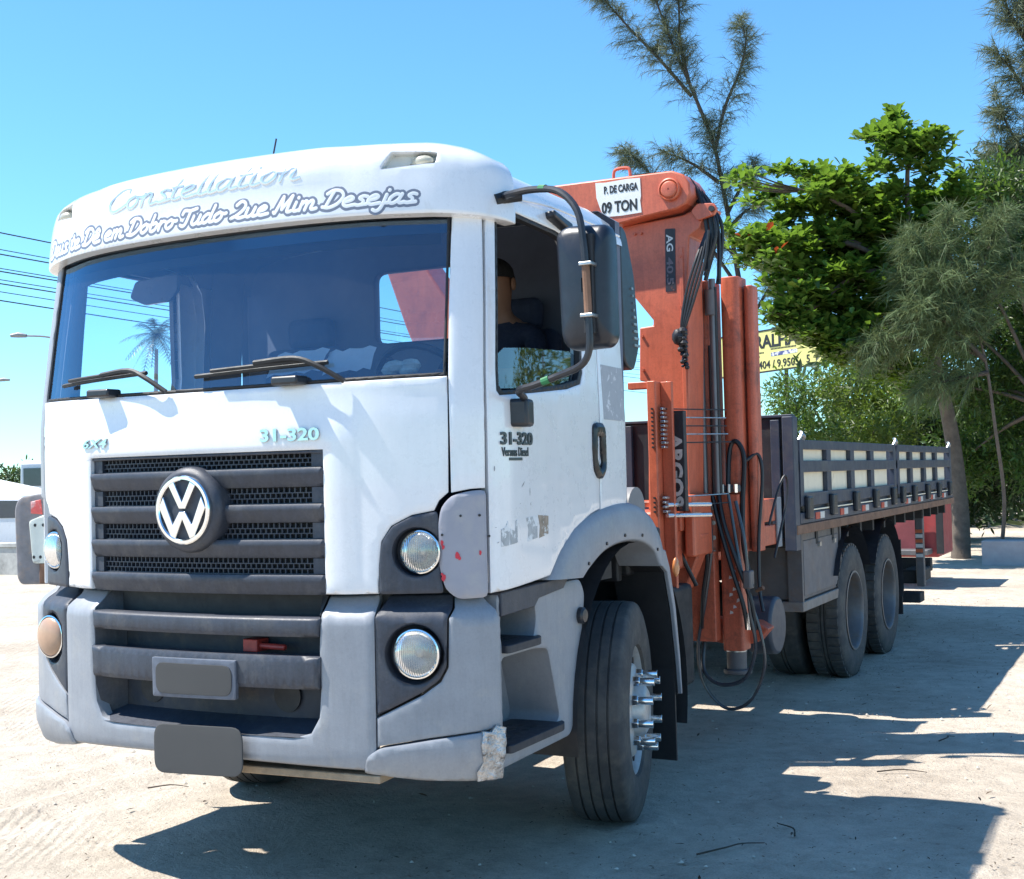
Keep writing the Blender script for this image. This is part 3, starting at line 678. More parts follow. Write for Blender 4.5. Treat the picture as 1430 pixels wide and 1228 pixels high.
# recessed tray behind the bars
patch('bumper_recess', [(-.60, .62), (.60, .62), (.60, 1.225), (-.60, 1.225)], mat('recess_plastic', (.020, .026, .040), .6, 0, 0, .15, 10, dirt=(.06, .055, .05), dirt_scale=8), bumper, d0=-.115, th=.02, edge=0, res=.06)
tr = MB()
uu = np.linspace(-.555, .555, 24); a = SB(uu, np.full(24, .668), 0.0); b = S(uu, np.full(24, .715), -.113)
tr.add([tuple(q) for q in a]+[tuple(q) for q in b], [(i, i+1, 25+i, 24+i) for i in range(23)])
for sgn in (-1, 1):
    zz = np.linspace(.69, 1.2, 8); a = SB(np.full(8, sgn*.578), zz, -.01); b = S(np.full(8, sgn*.53), zz, -.113)
    tr.add([tuple(q) for q in a]+[tuple(q) for q in b], [(i, i+1, 9+i, 8+i) for i in range(7)])
tr.build('recess_ledge', darkpl, bumper)
patch('under_hood_panel', [(-1.12, 1.10), (1.12, 1.10), (1.12, 1.23), (-1.12, 1.23)], black, truck, d0=-.10, th=.02, edge=0, res=.08)
for sgn in (-1, 1):
    p = on(sgn*.36, .80, -.112)
    MB().lathe([(.064, 0), (.064, .006), (.001, .006)], 24, Matrix.Translation(p) @ Matrix.Rotation(-math.pi/2, 4, 'Z')).build('tow_hole_disc', black, bumper)  # flush black disc stands in for the darkness of an open round hole
p = on(.30, 1.01, -.10)
MB().cyl(p+Vector((-.07, -.05, -.005)), p+Vector((.10, -.05, -.01)), .012, 10).box(p.x-.09, p.x-.02, p.y-.075, p.y, p.z-.03, p.z+.02).build('tow_pin', mat('red_enamel', (.28, .03, .025), .5, 0, 0, .3, 20), bumper, bevel=.004)
# wooden plank jammed under the bumper
MB().box(.10, .78, -.31, -.20, .50, .53, Matrix.Rotation(.06, 4, 'Z')).build('plank', mat('weathered_wood', (.30, .23, .16), .85, 0, 0, .3, 9, bump=.5, bscale=40), truck, bevel=.004)
# plates
platem = mat('plate_grey', (.080, .080, .080), .9, 0, 0, .02, 3, spec=.1)
lp = patch('license_plate', rounded([(-.195, .797), (.222, .803), (.224, .956), (-.197, .954)], .008, 2), mat('plate_frame', (.10, .115, .15), .5, 0, 0, .2, 22), truck, mapf=SB, d0=.026, th=.02, edge=.003, res=.04)
patch('plate_face', rounded([(-.172, .812), (.205, .817), (.207, .935), (-.174, .935)], .04, 4), platem, lp, mapf=SB, d0=.030, th=.004, edge=.001, res=.04)
lw = patch('license_plate', rounded([(-.185, .495), (.262, .51), (.262, .70), (-.185, .69)], .055, 5), platem, truck, mapf=flat_map((0, 0, 0), (1, 0, 0), (0, 0, 1), (0, -1, 0)), d0=.405, th=.006, edge=.002, res=.06)
MB().box(-.12, -.09, -.398, -.32, .60, .64).build('plate_bracket', black, lw); MB().box(.17, .20, -.398, -.32, .61, .65).build('plate_bracket', black, lw)

# ---- roof cap with visor
DC_Z = [2.60, 2.655, 2.75, 2.84, 2.885, 2.92, 2.95, 2.972, 2.985]; DC_D = [.05, .055, .068, .075, .070, .052, .022, -.02, -.07]
def CAP(u, z, d=0.0):
    u = np.atleast_1d(np.asarray(u, float)); z = np.atleast_1d(np.asarray(z, float))
    g = ss(np.abs(u), 1.0, 1.40); bulge = .012*(1-ss(np.abs(u), .55, .72))*ss(z, 2.76, 2.84)
    p = S(u, z, np.asarray(d)+np.interp(z, DC_Z, DC_D)*(1-.50*g)+bulge)
    p[:, 0] *= 1+.004*g
    p[:, 2] = 2.655+(p[:, 2]-2.655)*(1.0-.16*g)-.012*g
    return p
ml = [(.835, 2.828), (1.052, 2.848), (1.062, 2.893), (.878, 2.90)]
capo = [(-1.43, 2.655), (1.43, 2.655), (1.43, 2.985), (-1.43, 2.985)]
cap_o = patch('roof_cap', capo, white, truck, mapf=CAP, holes=[rounded(ml, .008, 2), mir(rounded(ml, .008, 2))], d0=0, th=.05, edge=.004, res=.03, angle=50)
uu = np.linspace(-1.43, 1.43, 90); ring = CAP(uu, np.full(90, 2.985), -.003); ctr = np.array([0, .75, 3.005]); vs = []; fs = []
for t in np.linspace(0, 1, 9):
    q = ring+(np.array([0, .75, 0])-ring*[1, 1, 0])*np.array([1, 1, 0])*t*.98; q[:, 2] = ring[:, 2]+(3.035-ring[:, 2])*(1-(1-t)**2.2); vs += [tuple(p) for p in q]
fs = [(i*90+k, i*90+k+1, (i+1)*90+k+1, (i+1)*90+k) for i in range(8) for k in range(89)]
mesh_obj('cap_top', vs, fs, white, cap_o, angle=60)
uu = np.linspace(-1.40, 1.40, 60); a = CAP(uu, np.full(60, 2.656), -.006); b = S(uu, np.full(60, 2.672), -.03)
mesh_obj('visor_underside', [tuple(q) for q in a]+[tuple(q) for q in b], [(i, 60+i, 61+i, i+1) for i in range(59)], plastic, cap_o)
mk_m = mat('marker_recess', (.62, .62, .58), .35, 0, 0, .08, 10); mklens = mat('marker_lens', (.46, .43, .34), .3, 0, .6, .1, 12)
for sgn in (1, -1):
    loop = rounded(ml, .008, 2); L = _resample(loop, .02); c = L.mean(0); n = len(L); vs = []
    for k, d in ((1.03, -.001), (.97, -.045), (.05, -.055)):
        q = c+(L-c)*k; vs += [tuple(p) for p in CAP(sgn*q[:, 0], q[:, 1], d)]
    fs = [(i*n+k, i*n+(k+1) % n, (i+1)*n+(k+1) % n, (i+1)*n+k)[::-1 if sgn < 0 else 1] for i in range(2) for k in range(n)]
    o = mesh_obj('marker_light', vs, fs, mk_m, truck)
    p = Vector(CAP(sgn*1.0, 2.866, -.035)[0])
    MB().ball(p, .04, 14, (1.2, .8, .62)).build('marker_lens', mklens, o)
# lettering on the cap
chr2 = mat('faded_chrome', (.70, .70, .72), .28, .7, 0, .1, 20)
script_obj('cap_lettering', 'Constellation', -.53, .50, 2.792, 2.812, .048, CAP, chr2, cap_o, .0062, .0006, .0008)
stg = mat('sticker_grey', (.17, .195, .26), .5, 0, 0, .06, 20); stw = mat('sticker_white', (.82, .83, .84), .45, 0, 0, .03, 20)
SL = 'Deus te D^ em Dobro Tudo Que Mim Desejas'
script_obj('slogan_outline', SL, -1.10, .965, 2.683, 2.694, .0335, CAP, stg, cap_o, .0168, .0001, .0005)
script_obj('slogan', SL, -1.10, .965, 2.683, 2.694, .0335, CAP, stw, cap_o, .0068, .0006, .0005)

# ---- roof and body shell behind the cap
prof = [(1.150, 2.745), (1.146, 2.77), (1.135, 2.80), (1.105, 2.862), (1.05, 2.905), (.95, 2.93), (.7, 2.952), (.35, 2.966), (0, 2.97)]
prof = prof+[(-x, z) for x, z in prof[-2::-1]]
vs = []; ys = [.17, .35, .7, 1.0, 1.25, 1.38, 1.43]
for y in ys:
    k = 0.0 if y < 1.3 else (.012 if y < 1.4 else .05); s0 = ss(y, -.2, .9)
    vs += [(x*(1+.012*(1-s0)), y, z-(k if z > 2.8 else 0)-(.0 if y > .3 else .006)) for x, z in prof]
n = len(prof); fs = [(i*n+k, (i+1)*n+k, (i+1)*n+k+1, i*n+k+1) for i in range(len(ys)-1) for k in range(n-1)]
roof = mesh_obj('roof', vs, fs, white, truck, angle=60)
# gutter line along the roof side
for sgn in (1, -1):
    MB().tube([(sgn*1.166, .28, 2.765), (sgn*1.163, .6, 2.79), (sgn*1.158, 1.0, 2.792), (sgn*1.155, 1.38, 2.785)], .006, 6).build('gutter', white, roof)

# ---- doors
d_out = [(1.246, 1.203), (1.712, 1.234), (1.822, 1.324), (1.974, 1.407), (2.171, 1.469), (2.268, 1.484), (2.295, 1.845), (2.312, 2.204), (2.315, 2.50), (2.28, 2.66), (2.20, 2.745), (1.9, 2.772), (1.5, 2.768), (1.32, 2.735), (1.258, 2.69), (1.250, 1.95)]
w_out = [(1.318, 2.675), (1.345, 2.692), (1.516, 2.708), (1.961, 2.70), (2.07, 2.685), (2.115, 2.64), (2.150, 2.20), (2.140, 2.09), (2.106, 2.040), (1.95, 2.01), (1.60, 1.978), (1.320, 1.957), (1.302, 1.975), (1.300, 2.06)][::-1]
side_glass = glass('door_glass', (.55, .62, .62), refl=.10, rough=.02)
for sgn in (1, -1):
    f = (lambda o: o) if sgn > 0 else mir
    door = patch('door', f(d_out), white, truck, holes=[f(w_out)], th=.06, edge=.005, res=.05)
    tag(door, 'door with dark half lowered window' if sgn > 0 else None)
    win2 = [(u+(.022 if u < 1.7 else -.022), z+(.02 if z < 2.2 else -.018)) for u, z in w_out]
    patch('window_seal', f(w_out), black, door, holes=[f(win2)], d0=-.006, th=.03, edge=.003, res=.05)
    if sgn > 0:
        pane = [(1.318, 1.985), (1.6, 2.0), (1.95, 2.03), (2.10, 2.06), (2.125, 2.10), (2.13, 2.17), (2.06, 2.185), (1.6, 2.165), (1.40, 2.150), (1.335, 2.115)]
        patch('window_pane', pane, side_glass, door, d0=-.03, th=.005, edge=0, res=.06)
        # belt-line inner panel and shadow gap
    inner = [(1.29, 1.25), (1.70, 1.27), (2.25, 1.52), (2.27, 2.0), (1.9, 1.985), (1.30, 1.95)]
    patch('door_trim', f(inner), dash_m, door, d0=-.075, th=.005, edge=0, res=.08)
    # rear quarter panel
    q = [(2.282, 1.482), (2.60, 1.497), (2.612, 1.6), (2.615, 2.77), (2.21, 2.772), (2.295, 2.665), (2.328, 2.50), (2.325, 2.204), (2.308, 1.845)]
    patch('rear_quarter_panel', f(q), white, truck, th=.05, edge=.005, res=.06)
    # handle
    h = rounded([(2.200, 1.862), (2.235, 1.875), (2.318, 1.872), (2.335, 1.84), (2.335, 1.66), (2.30, 1.622), (2.245, 1.622), (2.205, 1.66), (2.195, 1.76)], .02, 3)
    hh = rounded([(2.238, 1.815), (2.290, 1.815), (2.302, 1.69), (2.27, 1.660), (2.232, 1.71)], .012, 3)
    patch('door_handle', f(h), mat('handle_black', (.010, .010, .013), .3), door, holes=[f(hh)], d0=.018, th=.022, edge=.010, res=.02)
rd = [o for o in truck.children if o.name == 'door'][0]
dk = mat('sticker_dark', (.035, .05, .055), .4, 0, 0, .15, 20)
text_obj('door_lettering', '31-320', .066, 1.310, 1.768, S, dk, rd, width=.25, depth=.005, d0=.001, bold=.03)
text_obj('door_lettering', 'Versuas Diesel', .05, 1.316, 1.722, S, dk, rd, width=.205, depth=.003, d0=.001, bold=.008)
patch('door_lettering', [(1.365, 1.705), (1.47, 1.705), (1.47, 1.716), (1.365, 1.716)], dk, rd, d0=.002, th=.003, edge=0)
peel = mat('peeled_sticker', (.40, .41, .42), .6, .1, 0, .2, 30, dirt=(.72, .73, .74), dirt_scale=22, dirt_lo=.50, dirt_hi=.54)
peel2 = mat('peeled_sticker_brown', (.30, .24, .19), .5, .2, 0, .4, 30, dirt=(.72, .73, .74), dirt_scale=20, dirt_lo=.55, dirt_hi=.58)
for o_, m_ in (([(1.302, 1.375), (1.354, 1.378), (1.356, 1.44), (1.345, 1.472), (1.33, 1.45), (1.303, 1.44)], peel), ([(1.360, 1.38), (1.415, 1.385), (1.415, 1.475), (1.403, 1.47), (1.398, 1.43), (1.362, 1.44)], peel),
               ([(1.50, 1.385), (1.59, 1.395), (1.59, 1.483), (1.49, 1.478), (1.51, 1.43)], peel), ([(1.605, 1.392), (1.695, 1.405), (1.70, 1.478), (1.60, 1.485), (1.615, 1.44)], peel2)):
    patch('peeled_sticker', o_, m_, rd, d0=.0012, th=.002, edge=0, res=.02)
rq = [o for o in truck.children if o.name.startswith('rear_quarter')][0]
pgrey = mat('grey_sticker', (.36, .375, .40), .6, 0, 0, .06, 20, dirt=(.62, .63, .65), dirt_scale=18, dirt_lo=.58, dirt_hi=.62)
patch('worn_sticker', [(2.345, 1.892), (2.605, 1.888), (2.605, 2.14), (2.345, 2.143)], pgrey, rq, d0=.0015, th=.003, edge=0, res=.05)
scr = mat('scratch_dark', (.28, .28, .29), .7)
for (u, z, a, l) in ((1.46, 1.60, .7, .035), (1.53, 1.565, 1.5, .03), (1.535, 1.525, 1.6, .012), (1.275, 1.665, 1.5, .02), (1.27, 1.45, 0, .01), (1.28, 1.39, .4, .012), (1.44, 1.535, .1, .01), (2.17, 1.825, .2, .008)):
    ca, sa = math.cos(a)*l, math.sin(a)*l
    patch('scratch', [(u, z), (u+ca*.5+sa*.10, z+sa*.5-ca*.10), (u+ca, z+sa), (u+ca*.5-sa*.08, z+sa*.5+ca*.08)], scr, rd, d0=.0012, th=.002, edge=0, res=.05)
# small side lamp above the door window
MB().add([tuple(q) for q in S([1.86, 2.05, 2.05, 1.86]*2, [2.765, 2.735, 2.695, 2.735]*2, np.array([.0]*4+[.045]*4))], [(4, 5, 6, 7), (0, 1, 5, 4), (1, 2, 6, 5), (2, 3, 7, 6), (3, 0, 4, 7)]).build('side_lamp', blackpl, truck, bevel=.008)

# ---- cab rear wall with a window, interior
rw = flat_map((0, 1.43, 0), (-1, 0, 0), (0, 0, 1), (0, 1, 0))
wh = rounded([(-.42, 2.36), (.25, 2.36), (.25, 2.735), (-.42, 2.735)], .05, 4)
patch('cab_rear_wall', [(-1.14, 1.3), (1.14, 1.3), (1.14, 2.86), (1.05, 2.92), (-1.05, 2.92), (-1.14, 2.86)], [liner], truck, mapf=rw, holes=[wh], th=.06, edge=.004, res=.15)
patch('rear_window', rounded([(-.42, 2.36), (.25, 2.36), (.25, 2.735), (-.42, 2.735)], .05, 4), glass('rear_glass', (.8, .88, .9), .04), truck, mapf=rw, d0=-.03, rim=False, edge=0, res=.2)
MB().box(-1.06, 1.06, .12, 1.40, 1.14, 1.22).build('cab_floor', chassis_m, truck)
MB().prism([(-.08, 1.3), (-.13, 1.98), (-.08, 2.045), (.20, 2.05), (.34, 1.98), (.36, 1.7), (.25, 1.3)], 'x', -.86, .86).build('dashboard', dash_m, truck, bevel=.03)
# headliner
vs = [(x*.97, y, z-.05) for y in (.26, .5, .8, 1.42) for x, z in prof]; fs = [(i*n+k, i*n+k+1, (i+1)*n+k+1, (i+1)*n+k) for i in range(3) for k in range(n-1)]
mesh_obj('headliner', vs, fs, liner, truck)
uu = np.linspace(-1.06, 1.06, 30); a = S(uu, np.full(30, 2.655), -.035); b = S(uu, np.full(30, 2.575), -.09)
mesh_obj('sun_visor', [tuple(q) for q in a]+[tuple(q) for q in b], [(i, i+1, 31+i, 30+i) for i in range(29)], mat('sun_visor_vinyl', (.03, .035, .045), .7), truck)
for sx in (-.62, .62):
    st = MB().box(sx-.26, sx+.26, .62, 1.16, 1.60, 1.76).build('seat', cloth_blue, truck, bevel=.05, seg=3)
    MB().box(sx-.25, sx+.25, -.07, .07, 0, .66, Matrix.Translation((0, 1.20, 1.70)) @ Matrix.Rotation(-.14, 4, 'X')).build('backrest', cloth_blue, st, bevel=.05, seg=3)
    MB().box(sx-.14, sx+.14, 1.27, 1.37, 2.36, 2.52).build('headrest', cloth_blue, st, bevel=.04, seg=3)
    MB().box(sx-.2, sx+.2, .70, 1.10, 1.22, 1.60).build('seat_base', chassis_m, st)
SWC = Vector((.62, .42, 2.02)); sw_m = Matrix.Translation(SWC) @ Matrix.Rotation(math.radians(-58), 4, 'X')
ringp = [sw_m @ Vector((.225*math.cos(t), .225*math.sin(t), 0)) for t in np.linspace(0, 2*math.pi, 28)[:-1]]
sw = MB().tube(ringp, .016, 8, closed=True, smooth=1).build('steering_wheel', black, truck)
k = MB()
for t in (0, 2.2, 4.1): k.cyl(sw_m @ Vector((0, 0, -.02)), sw_m @ Vector((.22*math.cos(t), .22*math.sin(t), 0)), .015, 8)
k.cyl(sw_m @ Vector((0, 0, -.05)), sw_m @ Vector((0, 0, .02)), .06, 14).cyl(sw_m @ Vector((0, 0, -.3)), sw_m @ Vector((0, 0, -.04)), .03, 10).build('steering_hub', black, sw)
# curtain-coloured inner quarter panels so the cab is closed
for sgn in (1, -1):
    q = [(2.36, 1.45), (2.62, 1.45), (2.62, 2.80), (2.36, 2.80)]
    patch('inner_quarter_panel', q if sgn > 0 else mir(q), liner, truck, d0=-.06, th=.004, edge=0, res=.15)
# kerb mirror seen through the windscreen
mm = Matrix.Translation((-.52, .02, 2.52)) @ Matrix.Rotation(-.12, 4, 'Y') @ Matrix.Rotation(.35, 4, 'X')
km = MB()
prof_ = rounded([(-.165, -.01), (-.10, .055), (.16, .045), (.13, -.03), (.06, -.072), (-.09, -.06)], .02, 3)
vsm = [mm @ Vector((x, .0, z)) for x, z in prof_]+[mm @ Vector((x*.7, .055, z*.7)) for x, z in prof_]+[mm @ Vector((x*.92, -.012, z*.92)) for x, z in prof_]
nn = len(prof_)
km.add(vsm, [(i, (i+1) % nn, nn+(i+1) % nn, nn+i) for i in range(nn)]+[(2*nn+i, 2*nn+(i+1) % nn, (i+1) % nn, i) for i in range(nn)]+[tuple(range(nn, 2*nn))[::-1], tuple(range(2*nn, 3*nn))])
km.build('kerb_mirror', mat('mirror_shell', (.07, .085, .12), .3, .2, .3), truck, angle=50)
# inner trim of the far front pillar
patch('pillar_trim', [(-1.42, 1.95), (-1.24, 1.95), (-1.24, 2.74), (-1.36, 2.74), (-1.40, 2.70)], liner, truck, d0=-.07, th=.02, edge=.004, res=.08)
# roof aerial
MB().cyl((-.12, .31, 2.97), (-.072, .325, 3.20), .004, 6).cyl((-.12, .31, 2.96), (-.118, .31, 3.03), .012, 8).build('aerial', black, truck)

# ---- side mirror on its tube arm
mo = rounded([(1.452, 2.555), (1.496, 2.579), (1.652, 2.570), (1.668, 2.54), (1.671, 2.14), (1.648, 2.114), (1.497, 2.108), (1.468, 2.14)], .03, 4)
n = len(mo); vs = []; c = np.mean(mo, 0)
for k, y in ((.94, .09), (1.0, .07), (1.0, .03), (.985, .01), (.94, -.008), (.80, -.022), (.45, -.030), (.02, -.032)): vs += [(c[0]+(p[0]-c[0])*k, y+.02, c[1]+(p[1]-c[1])*(k if k > .9 else 1-(1-k)*.9)) for p in mo]
fs = [(i*n+j, (i+1)*n+j, (i+1)*n+(j+1) % n, i*n+(j+1) % n) for i in range(7) for j in range(n)]
mirror = mesh_obj('side_mirror', vs, fs, mat('mirror_black', (.011, .014, .023), .36, 0, 0, .2, 8, dirt=(.03, .035, .045), dirt_scale=7, dirt_lo=.5, dirt_hi=.9), truck, angle=60)
MB().prism([(c[0]+(p[0]-c[0])*.93, c[1]+(p[1]-c[1])*.95) for p in mo], 'y', .106, .112).build('mirror_glass', chrome, mirror)
a0 = on(1.345, 2.738, .015); a1 = on(1.437, 1.925, .015)
path = [a0, Vector((1.25, .06, 2.735)), Vector((1.36, .04, 2.735)), Vector((1.48, .0, 2.705)), Vector((1.565, -.03, 2.62)), Vector((1.592, -.04, 2.50)), Vector((1.600, -.04, 2.36)), Vector((1.606, -.04, 2.20)),
        Vector((1.604, -.04, 2.10)), Vector((1.565, -.03, 2.045)), Vector((1.46, 0, 2.015)), Vector((1.36, .0, 1.985)), Vector((1.28, .02, 1.97)), a1+Vector((.03, -.02, .02)), a1]
arm = MB().tube(path, .0138, 10).build('mirror_arm', blackpl, mirror)
MB().tube([a0+Vector((-.005, -.06, -.02)), a0+Vector((.02, 0, 0)), a0+Vector((.07, .04, .008))], [.028, .022], 10).build('arm_sleeve', black, mirror)
MB().box(-.05, .05, -.05, .05, -.055, .055, Matrix.Translation(a1+Vector((-.005, .0, -.035))) @ Matrix.Rotation(.2, 4, 'Z')).build('arm_bracket', blackpl, mirror, bevel=.015)
grt = mat('green_tape', (.02, .16, .06), .6)
MB().cyl((1.385, .034, 2.735), (1.415, .024, 2.729), .0150, 10).build('green_tape', grt, mirror)
MB().cyl((1.39, 0, 1.995), (1.42, 0, 2.004), .0155, 10).build('green_tape', grt, mirror)
for z in (2.415, 2.225):
    MB().box(1.578, 1.629, -.060, 0.01, z-.007, z+.007).build('clamp', dullmetal, mirror, bevel=.003)
MB().cyl((1.5985, -.04, 2.41), (1.6045, -.04, 2.23), .0150, 10).build('rusty_sleeve', rust, mirror)
MB().box(1.58, 1.622, -.03, .02, 2.16, 2.53).build('mirror_bracket', black, mirror, bevel=.004)
# snorkel behind the cab
MB().prism(rounded([(1.44, 2.86), (1.52, 2.84), (1.62, 2.62), (1.665, 2.28), (1.58, 2.14), (1.46, 2.18)], .05, 3), 'x', .80, 1.135).build('air_intake', blackpl, truck, bevel=.02)
for k in range(9):
    z = 2.27+k*.035
    MB().box(1.133, 1.142, 1.58, 1.655-.012*k, z, z+.012).build('intake_louvre', dullmetal, [o for o in truck.children if o.name == 'air_intake'][0], smooth=False)
# ---- step tower between bumper and wheel arch
step_side = [(.02, .525), (.66, .535), (.70, .60), (.82, 1.03), (.84, 1.12), (.80, 1.185), (.30, 1.195), (.02, 1.195)]
sm = flat_map((1.168, 0, 0), (0, 1, 0), (0, 0, 1), (1, 0, 0))
wells = [rounded([(.045, .60), (.50, .60), (.56, .63), (.46, .93), (.34, .945), (.045, .945)], .03, 3), rounded([(.045, .985), (.33, .985), (.36, 1.06), (.34, 1.16), (.045, 1.17)], .03, 3)]
for sgn in (1, -1):
    smf = sm if sgn > 0 else flat_map((-1.168, 0, 0), (0, 1, 0), (0, 0, 1), (-1, 0, 0))
    st = patch('step_panel', rounded(step_side, .03, 3), plastic, truck, mapf=smf, holes=wells, d0=0, th=.24, edge=.007, res=.05)
    x0, x1 = (.80, .93) if sgn > 0 else (-.93, -.80)
    MB().box(x0, x1, .03, .62, .50, 1.19).build('step_well', plastic, st, bevel=.02)
    for (ya, yb, z) in ((.04, .57, .602), (.04, .37, .984)):
        o = rounded([(.0, 0), (.255, 0), (.255, yb-ya-.06), (.235, yb-ya), (.0, yb-ya-.05)], .02, 3)
        tm = flat_map((sgn*.945, ya, z), (sgn, 0, 0), (0, 1, 0), (0, 0, 1))
        stp = patch('step_tread', o, mat('tread_black', (.022, .026, .036), .55, 0, 0, .15, 14), st, mapf=tm, d0=.012, th=.032, edge=.004, res=.05)
        for a in range(3):
            for b_ in range(int((yb-ya-.08)/.075)):
                q = ellipse(.06+a*.055, .06+b_*.075, .014, .022, 8)
                patch('tread_hole', q, black, stp, mapf=tm, d0=.0135, th=.003, edge=0)
    MB().prism([(.03, 1.197), (.66, 1.214), (.60, 1.165), (.36, 1.145), (.32, 1.115), (.03, 1.105)], 'x', sgn*1.10, sgn*1.178).build('sill_trim', darkpl, st, bevel=.005)
# reflector knob at the rear edge
kb = MB().lathe([(.036, -.03), (.036, .012), (.028, .02), (.014, .022), (.001, .022)], 16, Matrix.Translation((1.175, .775, 1.03)))
kb.build('step_cap', blackpl, truck)

# ---- wheel arch flare
def arch(pts_o, pts_i, x, dx):
    po = catmull([Vector((p[0], p[1], 0)) for p in pts_o], 5); pi_ = catmull([Vector((p[0], p[1], 0)) for p in pts_i], 5)
    n = 40
    def rs(p):
        L = [0]
        for i in range(1, len(p)): L.append(L[-1]+(p[i]-p[i-1]).length)
        out = []
        for k in range(n+1):
            t = L[-1]*k/n; j = max(i for i in range(len(L)) if L[i] <= t+1e-9); j = min(j, len(p)-2)
            f = (t-L[j])/(L[j+1]-L[j]); out.append(p[j].lerp(p[j+1], f))
        return out
    return rs(po), rs(pi_)
ao, ai = arch([(.40, 1.215), (.50, 1.315), (.66, 1.41), (.90, 1.475), (1.20, 1.508), (1.42, 1.49), (1.62, 1.40), (1.71, 1.26), (1.69, 1.19)],
              [(.72, 1.200), (.81, 1.243), (.97, 1.30), (1.18, 1.325), (1.40, 1.312), (1.56, 1.26), (1.62, 1.20), (1.64, 1.18)], 1.22, 0)
for sgn in (1, -1):
    vs = []
    for k in range(len(ao)):
        o, i = ao[k], ai[k]
        for t, x in ((0, 1.10), (0.0, 1.175), (.06, 1.205), (.25, 1.222), (.6, 1.228), (.92, 1.225), (1.0, 1.212), (1.0, 1.0)):
            p = o.lerp(i, t); vs.append((sgn*x, p.x, p.y))
    m_ = 8; fs = [(k*m_+j, (k+1)*m_+j, (k+1)*m_+j+1, k*m_+j+1)[::sgn] for k in range(len(ao)-1) for j in range(m_-1)]
    fl = mesh_obj('wheel_arch', vs, fs, plastic, truck, angle=60)
    for k in (4, 12, 20, 28, 36):
        q = ao[k].lerp(ai[k], .82); MB().cyl((sgn*1.222, q.x, q.y), (sgn*1.2315, q.x, q.y), .008, 8).build('bolt', blackpl, fl)
    # inner liner: dark arch over the tyre
    vs = []; cc = (1.37, .53)
    for k in range(25):
        t = math.pi*1.12*k/24-.12; r = .70
        for x in (.70, 1.19): vs.append((sgn*x, cc[0]-r*math.cos(t)*1.0, cc[1]+r*math.sin(t)*1.12))
    fs = [(2*k, 2*k+1, 2*k+3, 2*k+2) for k in range(24)]
    mesh_obj('arch_liner', vs, fs, black, fl)
    MB().box(min(sgn*.66, sgn*.70), max(sgn*.66, sgn*.70), .70, 2.0, .55, 1.45).build('liner_wall', black, fl)
    # rear guard strip and flap
    gp_ = [(1.70, 1.262), (1.775, 1.25), (1.83, 1.16), (1.90, .95), (1.945, .70), (1.965, .50), (1.95, .50), (1.92, .70), (1.865, .95), (1.79, 1.14), (1.70, 1.19)]
    g = MB().prism(gp_, 'x', sgn*1.178, sgn*1.20).build('mudguard_edge', plastic, truck, bevel=.004)
    MB().prism([(p[0], p[1]-.004) for p in gp_], 'x', sgn*.90, sgn*1.176).build('guard_liner', black, g)
    MB().box(min(sgn*.80, sgn*1.17), max(sgn*.80, sgn*1.17), 1.93, 1.945, .16, .98).build('mud_flap', black, g)
    MB().ball((sgn*1.205, 1.905, 1.155), .034, 14, (.5, .9, 1.5)).build('side_marker', amber, g)

# ---- wheels
tyre_m = mat('tyre_rubber', (.048, .048, .050), .75, 0, 0, .25, 9, dirt=(.13, .115, .095), dirt_scale=6, dirt_lo=.46, dirt_hi=.82, bump=.15, bscale=90)
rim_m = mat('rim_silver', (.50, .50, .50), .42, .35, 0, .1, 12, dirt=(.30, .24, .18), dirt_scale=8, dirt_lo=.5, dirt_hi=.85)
rim_rear = mat('rim_shaded_rusty', (.17, .165, .17), .45, .3, 0, .15, 9, dirt=(.20, .14, .09), dirt_scale=7, dirt_lo=.48, dirt_hi=.75)  # shade put into the darker base colour; the brown patches are rust
def tyre_profile(R, w, grooves):
    h = w/2; pr = [(R*.57, -h*.78), (R*.60, -h*.95), (R*.72, -h*1.06), (R*.85, -h*1.05), (R*.935, -h*.97), (R*.975, -h*.90), (R*.992, -h*.80)]
    gs = sorted(grooves)
    for g in gs: pr += [(R, (g-.035)*h*1.0), (R*.978, (g-.025)*h), (R*.978, (g+.025)*h), (R, (g+.035)*h)]
    pr += [(R*.992, h*.80), (R*.975, h*.90), (R*.935, h*.97), (R*.85, h*1.05), (R*.72, h*1.06), (R*.60, h*.95), (R*.57, h*.78)]
    return pr
R_T = .517
def front_wheel(loc, steer, flip):
    m_ = Matrix.Translation(loc) @ Matrix.Rotation(steer, 4, 'Z') @ (Matrix.Rotation(math.pi, 4, 'Z') if flip else Matrix.Identity(4))
    # disc: outer dish, hub
    w = MB().lathe([(.305, .10), (.312, .118), (.300, .122), (.285, .100), (.270, .05), (.262, .045), (.235, .075), (.215, .115), (.19, .128), (.135, .128), (.13, .14), (.115, .17), (.09, .185), (.001, .19)], 48).build('wheel', rim_m, truck)
    w.matrix_local = m_
    MB().lathe([(.30, .10), (.28, .0), (.28, -.12), (.305, -.13)], 40).build('rim_barrel', rim_m, w)
    MB().lathe(tyre_profile(R_T, .285, (-.52, -.18, .18, .52)), 72).build('tyre', tyre_m, w)
    nut = None
    for k in range(10):
        a = 2*math.pi*k/10+.2; y, z = .168*math.cos(a), .168*math.sin(a)
        if nut is None:
            nut = MB().cyl((.118, 0, 0), (.158, 0, 0), .027, 6, .025).cyl((.158, 0, 0), (.161, 0, 0), .021, 12).cyl((.161, 0, 0), (.230, 0, 0), .0195, 12).build('lug_nut', chrome, w, bevel=.002); o = nut
        else: o = dup(nut, w)
        o.location = (0, y, z)
    for k in range(10):
        a = 2*math.pi*k/10+.5
        MB().cyl((.098, .236*math.cos(a), .236*math.sin(a)), (.104, .236*math.cos(a), .236*math.sin(a)), .022, 12).build('vent_hole', black, w)
    return w
front_wheel((1.045, 1.37, R_T-.004), math.radians(13.5), False)
